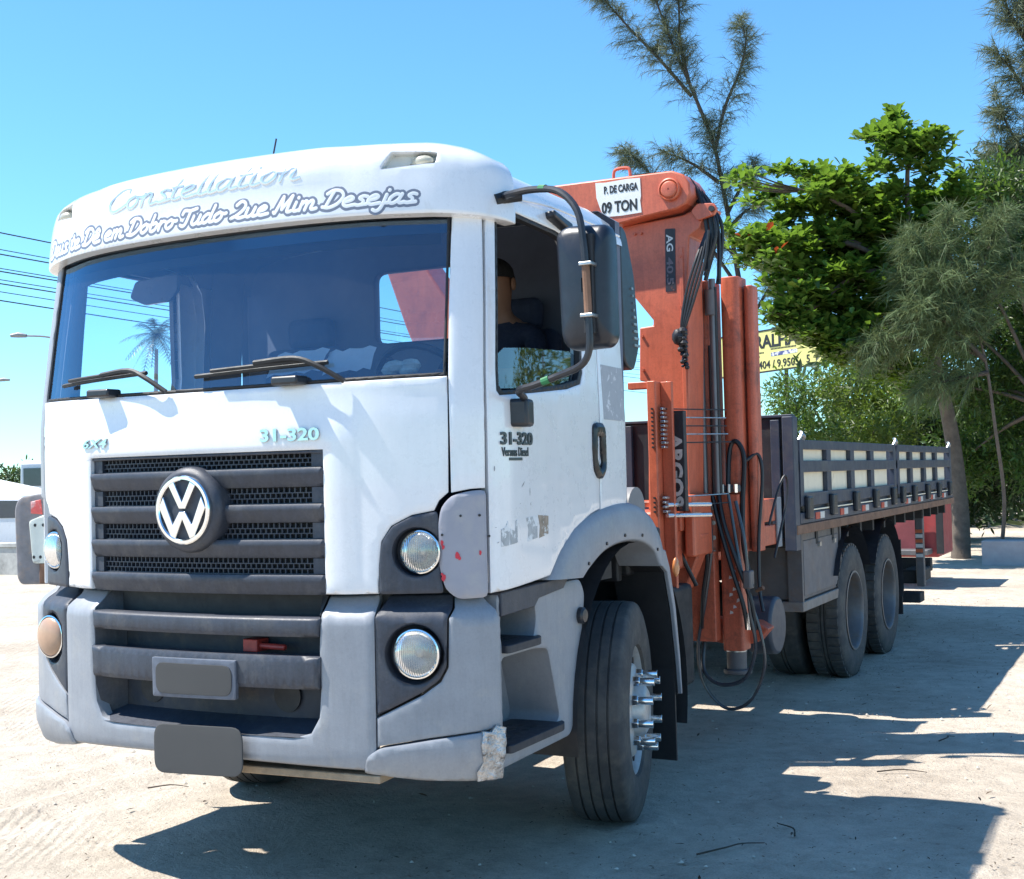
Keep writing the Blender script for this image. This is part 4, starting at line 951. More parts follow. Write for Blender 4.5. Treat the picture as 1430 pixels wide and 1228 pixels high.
front_wheel((-1.045, 1.37, R_T-.004), math.radians(13.5), True)
def rear_wheel(loc, flip):
    m_ = Matrix.Translation(loc) @ (Matrix.Rotation(math.pi, 4, 'Z') if flip else Matrix.Identity(4))
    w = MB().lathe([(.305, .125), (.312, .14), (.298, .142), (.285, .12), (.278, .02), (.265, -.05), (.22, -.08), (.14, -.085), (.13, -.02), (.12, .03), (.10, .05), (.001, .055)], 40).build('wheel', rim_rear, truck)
    w.matrix_local = m_
    pr = tyre_profile(R_T, .275, (-.1, .1))
    t = MB().lathe(pr, 64)
    t.build('tyre', tyre_m, w)
    lugs = MB()
    for sgn in (-1, 1):
        for k in range(44):
            a = 2*math.pi*(k+(.5 if sgn > 0 else 0))/44; mt = Matrix.Rotation(a, 4, 'X')
            lugs.box(sgn*.075-.042, sgn*.075+.042, -.025, .025, R_T*.985, R_T+.012, mt)
    tag(lugs.build('tread_blocks', tyre_m, w, smooth=False), kind='stuff')
    for k in range(10):
        a = 2*math.pi*k/10; y, z = .168*math.cos(a), .168*math.sin(a)
        MB().cyl((-.084, y, z), (-.045, y, z), .018, 8).build('lug_nut', dullmetal, w)
    return w
AX = (5.93, 7.29)
for ay in AX:
    for sgn in (1, -1):
        rear_wheel((sgn*1.085, ay, R_T-.004), sgn < 0)
        inner = [c for c in []]
        it = MB().lathe(tyre_profile(R_T, .275, (-.1, .1)), 48).build('tyre', tyre_m, truck); it.location = (sgn*.75, ay, R_T-.004)
    MB().cyl((-.9, ay, .51), (.9, ay, .51), .085, 14).ball((0, ay, .51), .24, 16).build('axle', chassis_m, truck)
# ---- frame
for sgn in (1, -1):
    MB().box(sgn*.43-.035, sgn*.43+.035, .3, 10.7, .82, 1.08).build('frame_rail', chassis_m, truck, bevel=.01)
for y in (.5, 1.9, 3.0, 4.6, 5.9, 7.3, 8.8, 10.4):
    MB().box(-.40, .40, y-.05, y+.05, .86, 1.02).build('cross_member', chassis_m, truck)
MB().box(-.42, .42, .3, 1.8, .50, 1.15).build('engine_block', chassis_m, truck, bevel=.05)
MB().cyl((-.9, 1.37, .47), (.9, 1.37, .47), .06, 12).build('front_axle', chassis_m, truck)
MB().cyl((0, 1.9, .72), (0, 5.8, .62), .06, 12).build('drive_shaft', chassis_m, truck)
MB().box(-1.12, -.55, 2.2, 3.9, .50, 1.05).build('fuel_tank', chassis_m, truck, bevel=.08, seg=3)
MB().box(.50, 1.0, 2.05, 2.75, .42, 1.0).build('battery_box', chassis_m, truck, bevel=.03)
ex = MB().cyl((.62, 1.95, 1.45), (.98, 1.95, 1.45), .12, 20).build('air_filter', mat('filter_grey', (.20, .20, .21), .5), truck)
MB().box(.55, 1.02, 1.72, 2.2, 1.12, 1.35).build('coolant_box', black, truck, bevel=.02)
MB().box(-1.05, 1.0, 1.62, 1.68, 1.10, 1.95).build('engine_screen', black, truck, bevel=.01)
# round tank seen behind the crane leg
MB().cyl((.98, 3.95, .62), (1.16, 3.95, .62), .19, 24).build('air_tank', mat('tank_paint', (.05, .06, .08), .5), truck, bevel=.02)
# ---- toolbox
tb = MB().box(.75, 1.19, 4.46, 5.58, .73, 1.22).build('toolbox', steel_dirty, truck, bevel=.01)
MB().box(1.19, 1.197, 4.50, 5.53, .76, 1.14).build('toolbox_door', mat('toolbox_panel', (.14, .135, .145), .6, .2, 0, .12, 5, dirt=(.17, .13, .11), dirt_scale=4), tb, bevel=.003)
MB().box(.95, 1.205, 4.42, 5.66, .655, .725).build('toolbox_rail', mat('rail_dirty', (.22, .20, .19), .6, .2, 0, .2, 5, dirt=(.2, .13, .09), dirt_scale=6), tb, bevel=.006)
for y in (4.43, 5.585):
    MB().box(1.10, 1.20, y, y+.04, .66, 1.262).build('toolbox_post', steel_dirty, tb)
for y in (4.9, 5.35): MB().box(1.196, 1.215, y, y+.05, 1.08, 1.11).build('latch', dullmetal, tb)
# ---- rear mudguards: arched sheets over each axle
for sgn in (1, -1):
    for ay in AX:
        vs = []; k2 = 20
        for k in range(k2+1):
            t = math.radians(28+k*(124/k2)) if ay == AX[0] else math.radians(-8+k*(160/k2))
            for x in (.60, 1.235): vs.append((sgn*x, ay+.66*math.cos(t), .52+.66*math.sin(t)))
        mesh_obj('rear_mudguard', vs, [(2*k, 2*k+1, 2*k+3, 2*k+2) for k in range(k2)], blackpl, truck)
    MB().box(min(sgn*.62, sgn*1.20), max(sgn*.62, sgn*1.20), 8.05, 8.07, .25, .95).build('mud_flap', black, truck)
# ================================================================ crane (part of the truck)
crane = MB().box(-.62, .95, 2.55, 3.55, 1.08, 1.42).build('crane', orange_worn, truck, bevel=.02)
tag(crane, 'orange folding loader crane with levers and hoses')
# column rising from the base
MB().prism([(-.20, 1.42), (.30, 1.42), (.26, 2.3), (-.16, 2.3)], 'y', 2.75, 3.25).build('crane_column', orange, crane, bevel=.02)
# first boom rising slanted, seen through the rear window
MB().prism([(-1.09, 3.09), (-.82, 3.09), (-.57, 2.73), (-.17, 2.15), (-.17, 1.9), (-.6, 1.9), (-.92, 2.625)], 'y', 2.76, 3.04).build('lift_arm', orange, crane, bevel=.015)
# upper beam across the truck, round nosed with its pin
bp_ = [(-.75, 3.40), (.30, 3.392), (.565, 3.39), (.975, 3.385), (1.045, 3.355), (1.08, 3.30), (1.087, 3.24), (1.058, 3.184), (1.00, 3.158), (.80, 3.135), (.65, 3.112), (.1, 3.09), (-.75, 3.10)]
beam = MB().prism(bp_, 'y', 2.65, 2.95).build('upper_boom', orange, crane, bevel=.010)
PINM = Matrix.Translation((.965, 2.65, 3.272)) @ Matrix.Rotation(-math.pi/2, 4, 'Z')
MB().lathe([(.066, -.02), (.066, .025), (.058, .03), (.052, .022), (.046, .03), (.040, .034), (.006, .034), (.006, .03), (.001, .03)], 32, PINM).build('pivot_pin', orange, beam)
MB().tube([(.555, 2.80, 3.37), (.555, 2.80, 3.45), (.575, 2.80, 3.475), (.64, 2.80, 3.475), (.66, 2.80, 3.45), (.66, 2.80, 3.37)], .010, 8).build('lifting_eye', orange, beam)
sg = flat_map((0, 2.65, 0), (1, 0, 0), (0, 0, 1), (0, -1, 0))
signw = mat('sign_white', (.74, .73, .70), .55, 0, 0, .05, 14)
so = [(.498, 3.372), (.56, 3.366), (.70, 3.371), (.782, 3.366), (.785, 3.26), (.779, 3.235), (.786, 3.163), (.66, 3.158), (.553, 3.162), (.530, 3.20), (.503, 3.28)]
sgn_o = patch('load_sign', so, signw, crane, mapf=sg, d0=.004, th=.004, edge=0, res=.1)
sblack = mat('sign_black', (.012, .012, .014), .5)
text_obj('sign_lettering', 'P. DE CARGA', .06, .553, 3.300, sg, sblack, sgn_o, width=.215, depth=.0015, d0=.0045, bold=.035)
text_obj('sign_lettering', '09 TON', .088, .535, 3.185, sg, sblack, sgn_o, width=.225, depth=.0015, d0=.0045, bold=.035)
# black sheath and hose bundle hanging over the nose
hb = mat('hose_black', (.012, .012, .015), .45, 0, 0, .2, 20)
for k in range(9):
    x = 1.06+.018*k+random.uniform(-.01, .01); y = 2.78+.05*(k % 4)
    top_ = 3.33-.012*k
    MB().tube([(.98, y+.02, 3.33), (1.04+.010*k, y, top_+.02-.01*k), (1.115+.008*k, y-.02, 3.20-.01*k), (1.145+.006*k, y-.02, 3.00), (1.145+.005*k-.03*(k % 3), y-.03, 2.80-.02*(k % 4))], random.uniform(.010, .014), 7).build('hose', hb, crane)
for k in range(4):
    MB().tube([(1.18-.012*k, 2.68+.02*k, 3.02), (1.15-.02*k, 2.68, 2.84), (1.09-.02*k, 2.68, 2.66), (1.03-.01*k, 2.68, 2.50), (1.00, 2.69, 2.44)], .009, 6).build('hose', hb, crane)
# knotted rag and chain
rg = MB()
for k in range(26):
    t = k/25; rg.ball((1.005+.012*math.sin(k*2.3)+.018*t, 2.66+.012*math.cos(k*1.7), 2.46-.22*t), .020*(1.15-t*.65)+.006*(k % 2), 8, (1, 1, .8))
rg.ball((.985, 2.66, 2.42), .045, 10, (.9, .8, 1.1))
tag(rg.build('chain_bundle', hb, crane), kind='stuff')
# folded outer boom: the tall plate with its notch
ag = [(.617, 3.115), (.786, 3.125), (1.00, 3.14), (1.10, 3.175), (1.153, 3.187), (1.10, 3.05), (1.037, 3.012), (1.017, 2.721), (1.018, 2.47), (1.009, 2.178), (.985, 1.42), (.736, 1.42), (.756, 2.176), (.702, 2.187), (.712, 2.501), (.798, 2.508), (.799, 2.541), (.659, 2.719)]
agp = MB().prism(ag, 'y', 2.75, 3.02).build('outer_boom', orange, crane, bevel=.008)
am = flat_map((0, 2.75, 0), (1, 0, 0), (0, 0, 1), (0, -1, 0))
stk = patch('model_sticker', rounded([(.884, 2.699), (.946, 2.698), (.953, 3.067), (.891, 3.07)], .006, 2), mat('sticker_black', (.025, .02, .025), .5, 0, 0, .2, 20, dirt=(.18, .05, .03), dirt_scale=14, dirt_lo=.62, dirt_hi=.66), crane, mapf=am, d0=.003, th=.003, edge=0, res=.1)
lw_ = mat('sticker_letter', (.62, .60, .58), .5, 0, 0, .1, 20)
text_obj('sticker_lettering', 'AG', .055, .899, 3.035, am, lw_, stk, width=.10, depth=.001, d0=.0035, bold=.02, angle=-math.pi/2)
text_obj('sticker_lettering', '40.5', .055, .896, 2.90, am, mat('sticker_letter_faded', (.13, .10, .11), .5), stk, width=.16, depth=.001, d0=.0035, bold=.02, angle=-math.pi/2)
ear = rounded([(1.06, 3.15), (1.10, 3.19), (1.20, 3.182), (1.218, 3.15), (1.20, 3.115), (1.10, 3.09)], .012, 2)
MB().prism(ear, 'y', 2.72, 2.749).build('link_ear', orange, crane, bevel=.004)
MB().cyl((1.19, 2.70, 3.148), (1.19, 2.76, 3.148), .017, 12).build('ear_pin', black, crane)
for (x, z) in [(.70, 3.06), (.74, 3.06), (.98, 2.9), (.98, 2.6), (.73, 2.45), (.73, 2.25), (.78, 2.1), (.95, 1.95), (.82, 1.7)]:
    MB().cyl((x, 2.735, z), (x, 2.752, z), .009, 8).build('bolt', orange_worn, crane)
# raised seams on the plate
for x in (.985,): MB().box(x-.012, x+.012, 2.742, 2.752, 1.45, 2.95).build('boom_seam', orange, crane, bevel=.003)
# telescopic tubes
for (x0, x1, y0, y1, zt, m_) in ((.925, 1.03, 3.10, 3.35, 2.80, orange_worn), (1.075, 1.195, 3.16, 3.36, 2.82, orange_worn), (1.205, 1.262, 3.22, 3.36, 2.765, orange_worn)):
    MB().prism(rounded([(x0, y0), (x1, y0), (x1, y1), (x0, y1)], .045, 4), 'z', 1.15, zt).build('boom_tube', m_, crane, bevel=.006)
for (x, r, za, zb, m_) in ((.978, .020, 1.50, 2.72, dullmetal), (1.058, .021, 1.50, 2.80, dullmetal), (1.035, .012, 1.50, 2.4, hb), (1.075, .013, 1.5, 2.75, hb)):
    MB().cyl((x, 3.075, za), (x, 3.075, zb), r, 12).build('rod' if m_ is dullmetal else 'hose', mat('rod_grey', (.16, .16, .17), .4, .5) if m_ is dullmetal else m_, crane)
for (x, z) in ((.978, 2.70), (1.05, 2.68)): MB().cyl((x, 3.05, z-.10), (x, 3.05, z+.05), .030, 12).build('rod_clevis', steel_dirty, crane)
# lever frame behind the cab
MB().box(.742, .885, 2.46, 2.52, 2.118, 2.158).build('lever_frame_top', orange, crane, bevel=.004)
MB().box(.872, .925, 2.42, 2.52, .98, 2.158).build('lever_frame', orange, crane, bevel=.006)
MB().box(.925, .992, 2.50, 2.53, .98, 2.155).build('lever_plate', orange, crane, bevel=.004)
fm = flat_map((0, 2.55, 0), (1, 0, 0), (0, 0, 1), (0, -1, 0))
MB().box(.93, 1.04, 2.55, 2.60, 1.42, 1.99).build('brand_plate', mat('sticker_black2', (.022, .02, .024), .5, 0, 0, .2, 20, dirt=(.22, .06, .035), dirt_scale=12, dirt_lo=.6, dirt_hi=.63), crane, bevel=.004)
text_obj('brand_lettering', 'ARGOS', .098, .957, 1.865, fm, mat('brand_letter', (.50, .45, .42), .55, 0, 0, .3, 25), crane, width=.42, depth=.002, d0=.003, bold=.045, angle=-math.pi/2)
lm = mat('lever_chrome', (.66, .66, .66), .25, .8)
for k in range(14):
    z = 2.00-.024*k if k < 10 else 1.50-.026*(k-10)
    a = MB().box(.94, .958+.012*random.random(), 2.44, 2.50, z-.007, z+.007).build('control_lever', lm, crane, bevel=.003)
    if k % 2 == 0: MB().cyl((.95, 2.47, z), (1.13+.03*random.random(), 3.04, z+.005), .004, 6).build('lever_rod', dullmetal if k % 4 else black, crane)
    MB().cyl((.905, 2.405, z), (.905, 2.42, z), .006, 8).build('bolt', black, crane)
for (z0, z1) in ((1.46, 1.47), (1.40, 1.41)):
    MB().cyl((.96, 2.46, z0), (1.10, 2.80, z1-.02), .013, 8).build('lever_rod', lm, crane)
# valve block and stabiliser beam
MB().box(.97, 1.035, 2.70, 3.02, 1.15, 1.51).build('valve_block', orange, crane, bevel=.015)
MB().box(.80, .97, 2.66, 3.02, 1.30, 1.50).build('valve_cover', orange_worn, crane, bevel=.01)
MB().prism([(.80, 1.30), (1.04, 1.28), (1.02, 1.16), (.93, .95), (.80, .93)], 'y', 2.80, 2.95).build('base_bracket', orange_worn, crane, bevel=.01)
for y0, y1, z0, z1 in ((3.50, 3.86, 1.31, 1.455), (3.50, 3.83, 1.16, 1.29)):
    MB().box(-1.15, 1.20, y0, y1, z0, z1).build('stabiliser_beam', orange_worn, crane, bevel=.008)
MB().box(1.20, 1.215, 3.80, 3.90, 1.14, 1.462).build('beam_end_plate', mat('endplate_grey', (.22, .23, .25), .6), crane, bevel=.004)
# stabiliser leg
leg = MB().prism(rounded([(1.045, 3.12), (1.175, 3.12), (1.175, 3.28), (1.045, 3.28)], .02, 3), 'z', .56, 1.50).build('stabiliser_leg', orange_worn, crane, bevel=.004)
MB().cyl((1.105, 3.20, .44), (1.105, 3.20, .60), .06, 18).build('leg_ram', steel_dirty, leg)
MB().cyl((1.11, 3.20, .415), (1.11, 3.20, .445), .085, 24).build('foot_pad', steel_dirty, leg, bevel=.006)
MB().cyl((1.105, 3.20, .55), (1.105, 3.20, .575), .062, 18).build('leg_collar', dullmetal, leg)
MB().prism([(.90, .60), (1.10, .565), (1.22, .60), (1.29, .68), (1.22, .72), (.90, .74)], 'y', 3.26, 3.40).build('leg_shoe', orange_worn, crane, bevel=.008)
MB().box(.88, 1.03, 3.05, 3.14, .62, 1.16).build('leg_guide', orange_worn, crane, bevel=.006)
MB().cyl((1.02, 3.15, 1.53), (1.18, 3.12, 1.535), .022, 12).build('fitting_bar', steel_dirty, leg, bevel=.004)
for k in range(4):
    MB().cyl((1.04+.04*k, 3.10, 1.51), (1.04+.04*k, 3.10, 1.56), .013, 8).build('fitting', chrome if k == 3 else dullmetal, leg)
    MB().cyl((1.0, 3.11, 1.42-.09*k), (1.02, 3.09, 1.42-.09*k), .014, 10).build('bolt', dullmetal, leg)
wl_ = mat('worn_white_letters', (.60, .55, .52), .6, 0, 0, .1, 30)
lf = flat_map((0, 3.12, 0), (1, 0, 0), (0, 0, 1), (0, -1, 0))
for k in range(9):
    a = random.uniform(.4, 1.0); x = 1.095+.022*(k % 3); z = .78+.035*k
    patch('worn_marking', [(x, z), (x+.022, z+.012*a), (x+.02, z+.03*a), (x+.004, z+.022)], wl_, leg, mapf=lf, d0=.0015, th=.002, edge=0)
# hoses looping below the leg
def hose(pts, r, m_=None): return MB().tube(pts, r, 8, smooth=6).build('hose', m_ or hb, crane)
hg = mat('hose_grey', (.035, .04, .05), .3, 0, .3, .2, 20)
hose([(1.0, 3.06, 1.46), (1.02, 3.04, 1.20), (.97, 3.04, .86), (.915, 3.05, .60), (.935, 3.06, .38), (1.043, 3.07, .238), (1.153, 3.08, .232), (1.243, 3.08, .312), (1.312, 3.07, .484), (1.295, 3.06, .695), (1.20, 3.05, 1.03), (1.12, 3.08, 1.50)], .010, hg)
hose([(1.17, 3.06, 1.46), (1.225, 3.04, 1.20), (1.243, 3.04, .82), (1.268, 3.05, .61), (1.20, 3.06, .415), (1.047, 3.06, .365), (.94, 3.07, .445), (.93, 3.12, .62)], .012, hg)
hose([(1.105, 3.12, 1.50), (1.112, 3.16, 1.76), (1.155, 3.16, 1.817), (1.20, 3.16, 1.715), (1.19, 3.14, 1.45), (1.20, 3.10, 1.19), (1.25, 3.08, .95)], .015)
hose([(1.20, 3.2, 1.70), (1.262, 3.24, 1.735), (1.285, 3.24, 1.60), (1.265, 3.2, 1.25), (1.27, 3.16, .95), (1.30, 3.12, .80)], .011)
hose([(1.27, 3.4, 1.30), (1.31, 3.5, 1.52), (1.345, 3.55, 1.60), (1.345, 3.55, 1.45), (1.30, 3.4, 1.1)], .008)
hose([(1.02, 3.08, 1.50), (1.07, 3.06, 1.30), (1.14, 3.05, 1.05), (1.20, 3.05, .85), (1.22, 3.06, .70)], .014)
hose([(1.06, 3.08, 1.50), (1.10, 3.05, 1.32), (1.18, 3.04, 1.08), (1.25, 3.04, .88), (1.27, 3.06, .70)], .014)
hose([(.86, 2.62, 1.32), (.92, 2.70, 1.22), (.97, 2.75, 1.08), (1.0, 2.8, .98)], .013)
hose([(.955, 2.72, 1.42), (1.00, 2.80, 1.35), (1.02, 2.95, 1.15), (.97, 3.0, .9), (.94, 3.05, .7)], .012)
MB().box(1.21, 1.26, 3.02, 3.10, .94, 1.05).build('coupling_block', steel_dirty, crane, bevel=.01)
MB().cyl((1.235, 3.05, .70), (1.235, 3.05, .80), .016, 10).build('coupling', chrome, crane)
MB().cyl((1.28, 3.06, .93), (1.33, 3.04, .95), .012, 8).build('valve_tap', rust, crane)
# ================================================================ cargo bed (part of the truck)
BX = 1.25; Y0, Y1 = 4.16, 10.90
bed = MB().box(-BX, BX, Y0-.02, Y1, 1.225, 1.272).build('cargo_bed', rust, truck, bevel=.006)
for k in range(12):
    x = -1.22+k*.205
    MB().box(x, x+.19, Y0, Y1-.03, 1.275, 1.30).build('floor_plank', mat('floor_wood', (.16, .11, .07), .85, 0, 0, .3, 5), bed)
for k in range(14):
    y = Y0+.2+k*.49
    MB().box(-1.2, 1.2, y, y+.06, 1.10, 1.223).build('bed_cross_beam', chassis_m, bed)
# headboard: box-section panel
hbd = MB().box(-1.26, 1.25, Y0-.10, Y0-.03, 1.16, 1.985).build('headboard', mat('headboard_black', (.018, .02, .026), .5, 0, 0, .2, 4, dirt=(.06, .055, .05), dirt_scale=5), bed, bevel=.006)
for x in (-1.1, -.7, -.3, .1, .5, .9, 1.15): MB().box(x-.03, x+.03, Y0-.135, Y0-.10, 1.18, 1.97).build('headboard_rib', bedblue, hbd, bevel=.004)
MB().box(-1.26, 1.26, Y0-.12, Y0-.02, 1.985, 2.005).build('headboard_cap', bedblue, hbd, bevel=.004)
MB().box(1.20, 1.275, Y0-.14, Y0-.02, 1.10, 1.99).build('headboard_post', bedblue, hbd, bevel=.006)
redr = mat('reflector_red', (.55, .05, .03), .35, 0, .3, .05, 30); whr = mat('reflector_white', (.62, .62, .60), .35, 0, .3, .05, 30)
sect = ((4.20, 7.58, (4.34, 5.05, 5.83, 6.58, 7.36)), (7.66, 10.86, (7.80, 8.40, 9.16, 9.87, 10.62)))
ztop_, zm0, zm1, zb = 1.838, 1.617, 1.697, 1.478
for sgn in (1, -1):
    def bx(n_, x0, x1, y0, y1, z0, z1, m_, b=.004):
        a, c = sorted((sgn*x0, sgn*x1)); return MB().box(a, c, y0, y1, z0, z1).build(n_, m_, bed, bevel=b)
    for (ya, yb, sts) in sect:
        bx('side_rail', BX-.02, BX+.015, ya, yb, ztop_-.064, ztop_, bedblue)
        bx('side_rail', BX-.02, BX+.019, ya, yb, zm0, zm1, bedblue)
        bx('side_rail', BX-.02, BX+.017, ya, yb, zb-.092, zb, bedblue)
        bx('end_stake', BX-.022, BX+.020, ya-.0, ya+.09, zb-.085, ztop_+.002, bedblue)
        bx('end_stake', BX-.022, BX+.020, yb-.10, yb, zb-.085, ztop_+.002, bedblue)
        for k, y in enumerate(sts):
            if 0 < k < len(sts)-1: bx('stake', BX-.021, BX+.013, y-.065, y+.065, zb-.02, ztop_-.01, bedblue)
            bx('stake_pocket', BX+.015, BX+.055, y-.06, y+.06, 1.30, 1.455, blackpl, .012)
            if k < len(sts)-1:
                yn = sts[k+1]
                bx('board', BX-.035, BX-.023, y-.0, yn, zm1-.02, ztop_-.04, boardw, .002)
                bx('board', BX-.035, BX-.023, y-.0, yn, zb-.03, zm0+.02, boardw, .002)
                bx('board_lip', BX+.017, BX+.020, y+.07, yn-.07, 1.352, 1.362, boardw, .001)
                yc = y+(yn-y)*.50
                bx('reflector', BX+.022, BX+.026, yc-.13, yc-.01, 1.288, 1.336, redr, .001)
                bx('reflector', BX+.022, BX+.026, yc+.0, yc+.12, 1.288, 1.336, whr, .001)
        bx('edge_channel', BX-.03, BX+.021, ya-.03, yb+.05, 1.270, 1.345, bedblue)
        bx('lower_board', BX-.034, BX-.012, ya, yb, 1.30, 1.40, bedblue, .002)
    bx('bed_side_edge', BX-.06, BX+.03, Y0-.12, Y1+.02, 1.205, 1.268, rust)
    for y in (4.30, 7.62, 10.78):
        MB().tube([(sgn*1.25, y-.06, 1.83), (sgn*1.27, y-.03, 1.88), (sgn*1.25, y, 1.89), (sgn*1.27, y+.03, 1.86), (sgn*1.25, y+.05, 1.83)], .012, 6).build('corner_chain', dullmetal, bed)
MB().box(-BX, BX, Y1-.02, Y1+.03, 1.272, 1.84).build('tailgate', bedblue, bed, bevel=.006)
# rear end: lamp carrier, underrun bar
MB().box(1.12, 1.20, 9.28, 9.36, .40, 1.20).build('tail_post', steel_dirty, truck, bevel=.008)
for k in range(6):
    MB().box(1.125, 1.195, 9.272, 9.279, .70+.05*k, .735+.05*k).build('hazard_stripe', (mat('stripe_orange', (.5, .12, .05), .5) if k % 2 else whr), truck)
MB().box(-1.15, 1.15, 10.0, 10.12, .50, .64).build('underrun_bar', chassis_m, truck, bevel=.01)
MB().box(1.0, 1.2, 9.0, 9.25, .26, .36).build('tail_step', chassis_m, truck, bevel=.01)
MB().box(.95, 1.15, 9.36, 10.0, .42, .56).build('spare_carrier', chassis_m, truck, bevel=.02)
# ================================================================ the driver
skin_m = mat('skin_brown', (.27, .135, .08), .55, 0, 0, .06, 30, spec=.4)
shirt_m = mat('navy_shirt', (.012, .016, .035), .85, 0, 0, .15, 30, bump=.2, bscale=120)
hair_m = mat('dark_hair', (.012, .010, .009), .7, 0, 0, .3, 60, bump=.6, bscale=300)
def skinned(name, joints, bones, m, parent=None, sub=2, root=0):
    me = bpy.data.meshes.new(name); me.from_pydata([j[0] for j in joints], bones, [])
    o = bpy.data.objects.new(name, me); link(o, parent)
    s_ = o.modifiers.new('skin', 'SKIN'); 
    for i, j in enumerate(joints):
        v = me.skin_vertices[0].data[i]; v.radius = (j[1], j[2] if len(j) > 2 else j[1]); v.use_root = (i == root)
    s2 = o.modifiers.new('sub', 'SUBSURF'); s2.levels = sub; s2.render_levels = sub
    dg = bpy.context.evaluated_depsgraph_get(); dm = bpy.data.meshes.new_from_object(o.evaluated_get(dg))
    o.modifiers.clear(); o.data = dm; bpy.data.meshes.remove(me); dm.shade_smooth()
    for mm in (m if isinstance(m, list) else [m]): dm.materials.append(mm)
    return o
DX, DY, DZ = .655, 1.04, 1.83        # seat point of the driver
def J(x, y, z, r, r2=None): return ((DX+x, DY+y, DZ+z), r, r2 or r)
hand_l = Vector((.40, .46, 2.08)); hand_r = Vector((.85, .48, 2.09))
jt = [J(0, 0, .02, .15, .12), J(0, .03, .20, .145, .11), J(0, .06, .38, .165, .12), J(0, .05, .50, .12, .09), J(0, .025, .56, .066), J(0, -.0, .615, .072, .078), J(0, -.015, .695, .093, .108), J(0, -.015, .775, .088, .10), J(0, -.01, .825, .05, .055),
      J(-.19, .05, .47, .065), J(-.25, -.12, .26, .05), (tuple(hand_l+Vector((0, .04, -.01))), .034, .03),
      J(.19, .05, .47, .065), J(.25, -.12, .26, .05), (tuple(hand_r+Vector((0, .04, -.01))), .034, .03),
      J(-.10, -.02, 0, .10), J(-.13, -.42, .05, .075), J(-.13, -.52, -.34, .05), J(-.13, -.64, -.40, .04),
      J(.10, -.02, 0, .10), J(.13, -.42, .05, .075), J(.13, -.52, -.34, .05), J(.13, -.64, -.40, .04)]
bn = [(0, 1), (1, 2), (2, 3), (3, 4), (4, 5), (5, 6), (6, 7), (7, 8), (3, 9), (9, 10), (10, 11), (3, 12), (12, 13), (13, 14), (0, 15), (15, 16), (16, 17), (17, 18), (0, 19), (19, 20), (20, 21), (21, 22)]
# fingers closing over the wheel rim
for h, sd, base in ((hand_l, -1, 11), (hand_r, 1, 14)):
    for k in range(4):
        o_ = -.027+.018*k; i0 = len(jt); ln = (.9, 1.05, 1.0, .8)[k]
        p = h+Vector((sd*.0, 0, o_))
        jt += [(tuple(p+Vector((0, .015, .0))), .0095, .0095), (tuple(p+Vector((-sd*.022*ln, -.022, .004))), .009, .009), (tuple(p+Vector((-sd*.040*ln, -.004, .002))), .008, .008)]
        bn += [(base, i0), (i0, i0+1), (i0+1, i0+2)]
    i0 = len(jt)
    jt += [(tuple(h+Vector((-sd*.022, .03, .03))), .011, .011), (tuple(h+Vector((-sd*.040, .012, .042))), .009, .009)]
    bn += [(base, i0), (i0, i0+1)]
person = skinned('person', jt, bn, [skin_m, shirt_m], sub=2)
tag(person, 'man in navy shirt sitting at the wheel inside the white cab', 'person')
# clothing zones on the one continuous body
for p in person.data.polygons:
    c = p.center-Vector((DX, DY, DZ))
    arm = abs(c.x) > .20
    p.material_index = 1 if (c.z < .535 and not (arm and (c.z < .30 or c.y < -.12) and c.z > .12 and c.y > -.62)) else 0
# facial relief: nose, brow, ears, jaw, each pushed out of the same skin
hc = Vector((DX, DY-.015, DZ+.725))
for v in person.data.vertices:
    d = v.co-hc
    if abs(d.z) < .13 and abs(d.x) < .12 and abs(d.y) < .14:
        if d.y < -.05: v.co.y -= .022*math.exp(-((d.x/.017)**2+((d.z+.012)/.032)**2)); v.co.y += .010*math.exp(-(((abs(d.x)-.033)/.018)**2+((d.z-.018)/.014)**2))
        if d.y < -.04: v.co.y -= .008*math.exp(-((d.x/.03)**2+((d.z+.062)/.012)**2))
for sd in (-1, 1):
    e = MB().ball((hc.x+sd*.098, hc.y+.012, hc.z-.005), .03, 12, (.35, .7, 1.05)); e.build('ear', skin_m, person)
    MB().ball((hc.x+sd*.033, hc.y-.096, hc.z+.018), .012, 10).build('eye', mat('eye_white', (.6, .6, .58), .3), person)
hv = MB()
n_ = 24
vs = []; 
for i in range(10):
    t = math.pi*.5*i/9
    for k in range(n_):
        q = 2*math.pi*k/n_; fr = math.sin(t)
        z = math.cos(t)*.105-(.045*max(0, math.sin(q)) if i > 6 else 0)
        vs.append((hc.x+.100*fr*math.cos(q), hc.y+.004+.116*fr*math.sin(q), hc.z+.022+z))
hv.add(vs, [(i*n_+k, (i+1)*n_+k, (i+1)*n_+(k+1) % n_, i*n_+(k+1) % n_) for i in range(9) for k in range(n_)])
hv.build('hair', hair_m, person, angle=80)
# ---- papers and cloth on the dashboard
pap = mat('paper_white', (.70, .72, .72), .8, 0, 0, .06, 20)
for (x, y, a, w, h, lab, nm) in ((.34, -.10, .15, .24, .10, 'creased white paper lying flat on the dashboard beside the driver', 'paper'), (.55, -.04, .3, .20, .10, 'folded white paper sheet on the dashboard below the windscreen corner', 'paper')):
    vs = []; fs = []
    for i in range(8):
        for j in range(6):
            u, v = (i/7-.5)*w, (j/5-.5)*h
            vs.append((x+u*math.cos(a)-v*math.sin(a), y+u*math.sin(a)+v*math.cos(a), 2.066+.012*math.sin(i*1.3+j*.7)**2+(v/h+.5)*.10+.015*(u/w+.5)))
    fs = [(i*6+j, (i+1)*6+j, (i+1)*6+j+1, i*6+j+1) for i in range(7) for j in range(5)]
    o = mesh_obj(nm, vs, fs, pap); tag(o, lab, 'paper')
cl = MB()
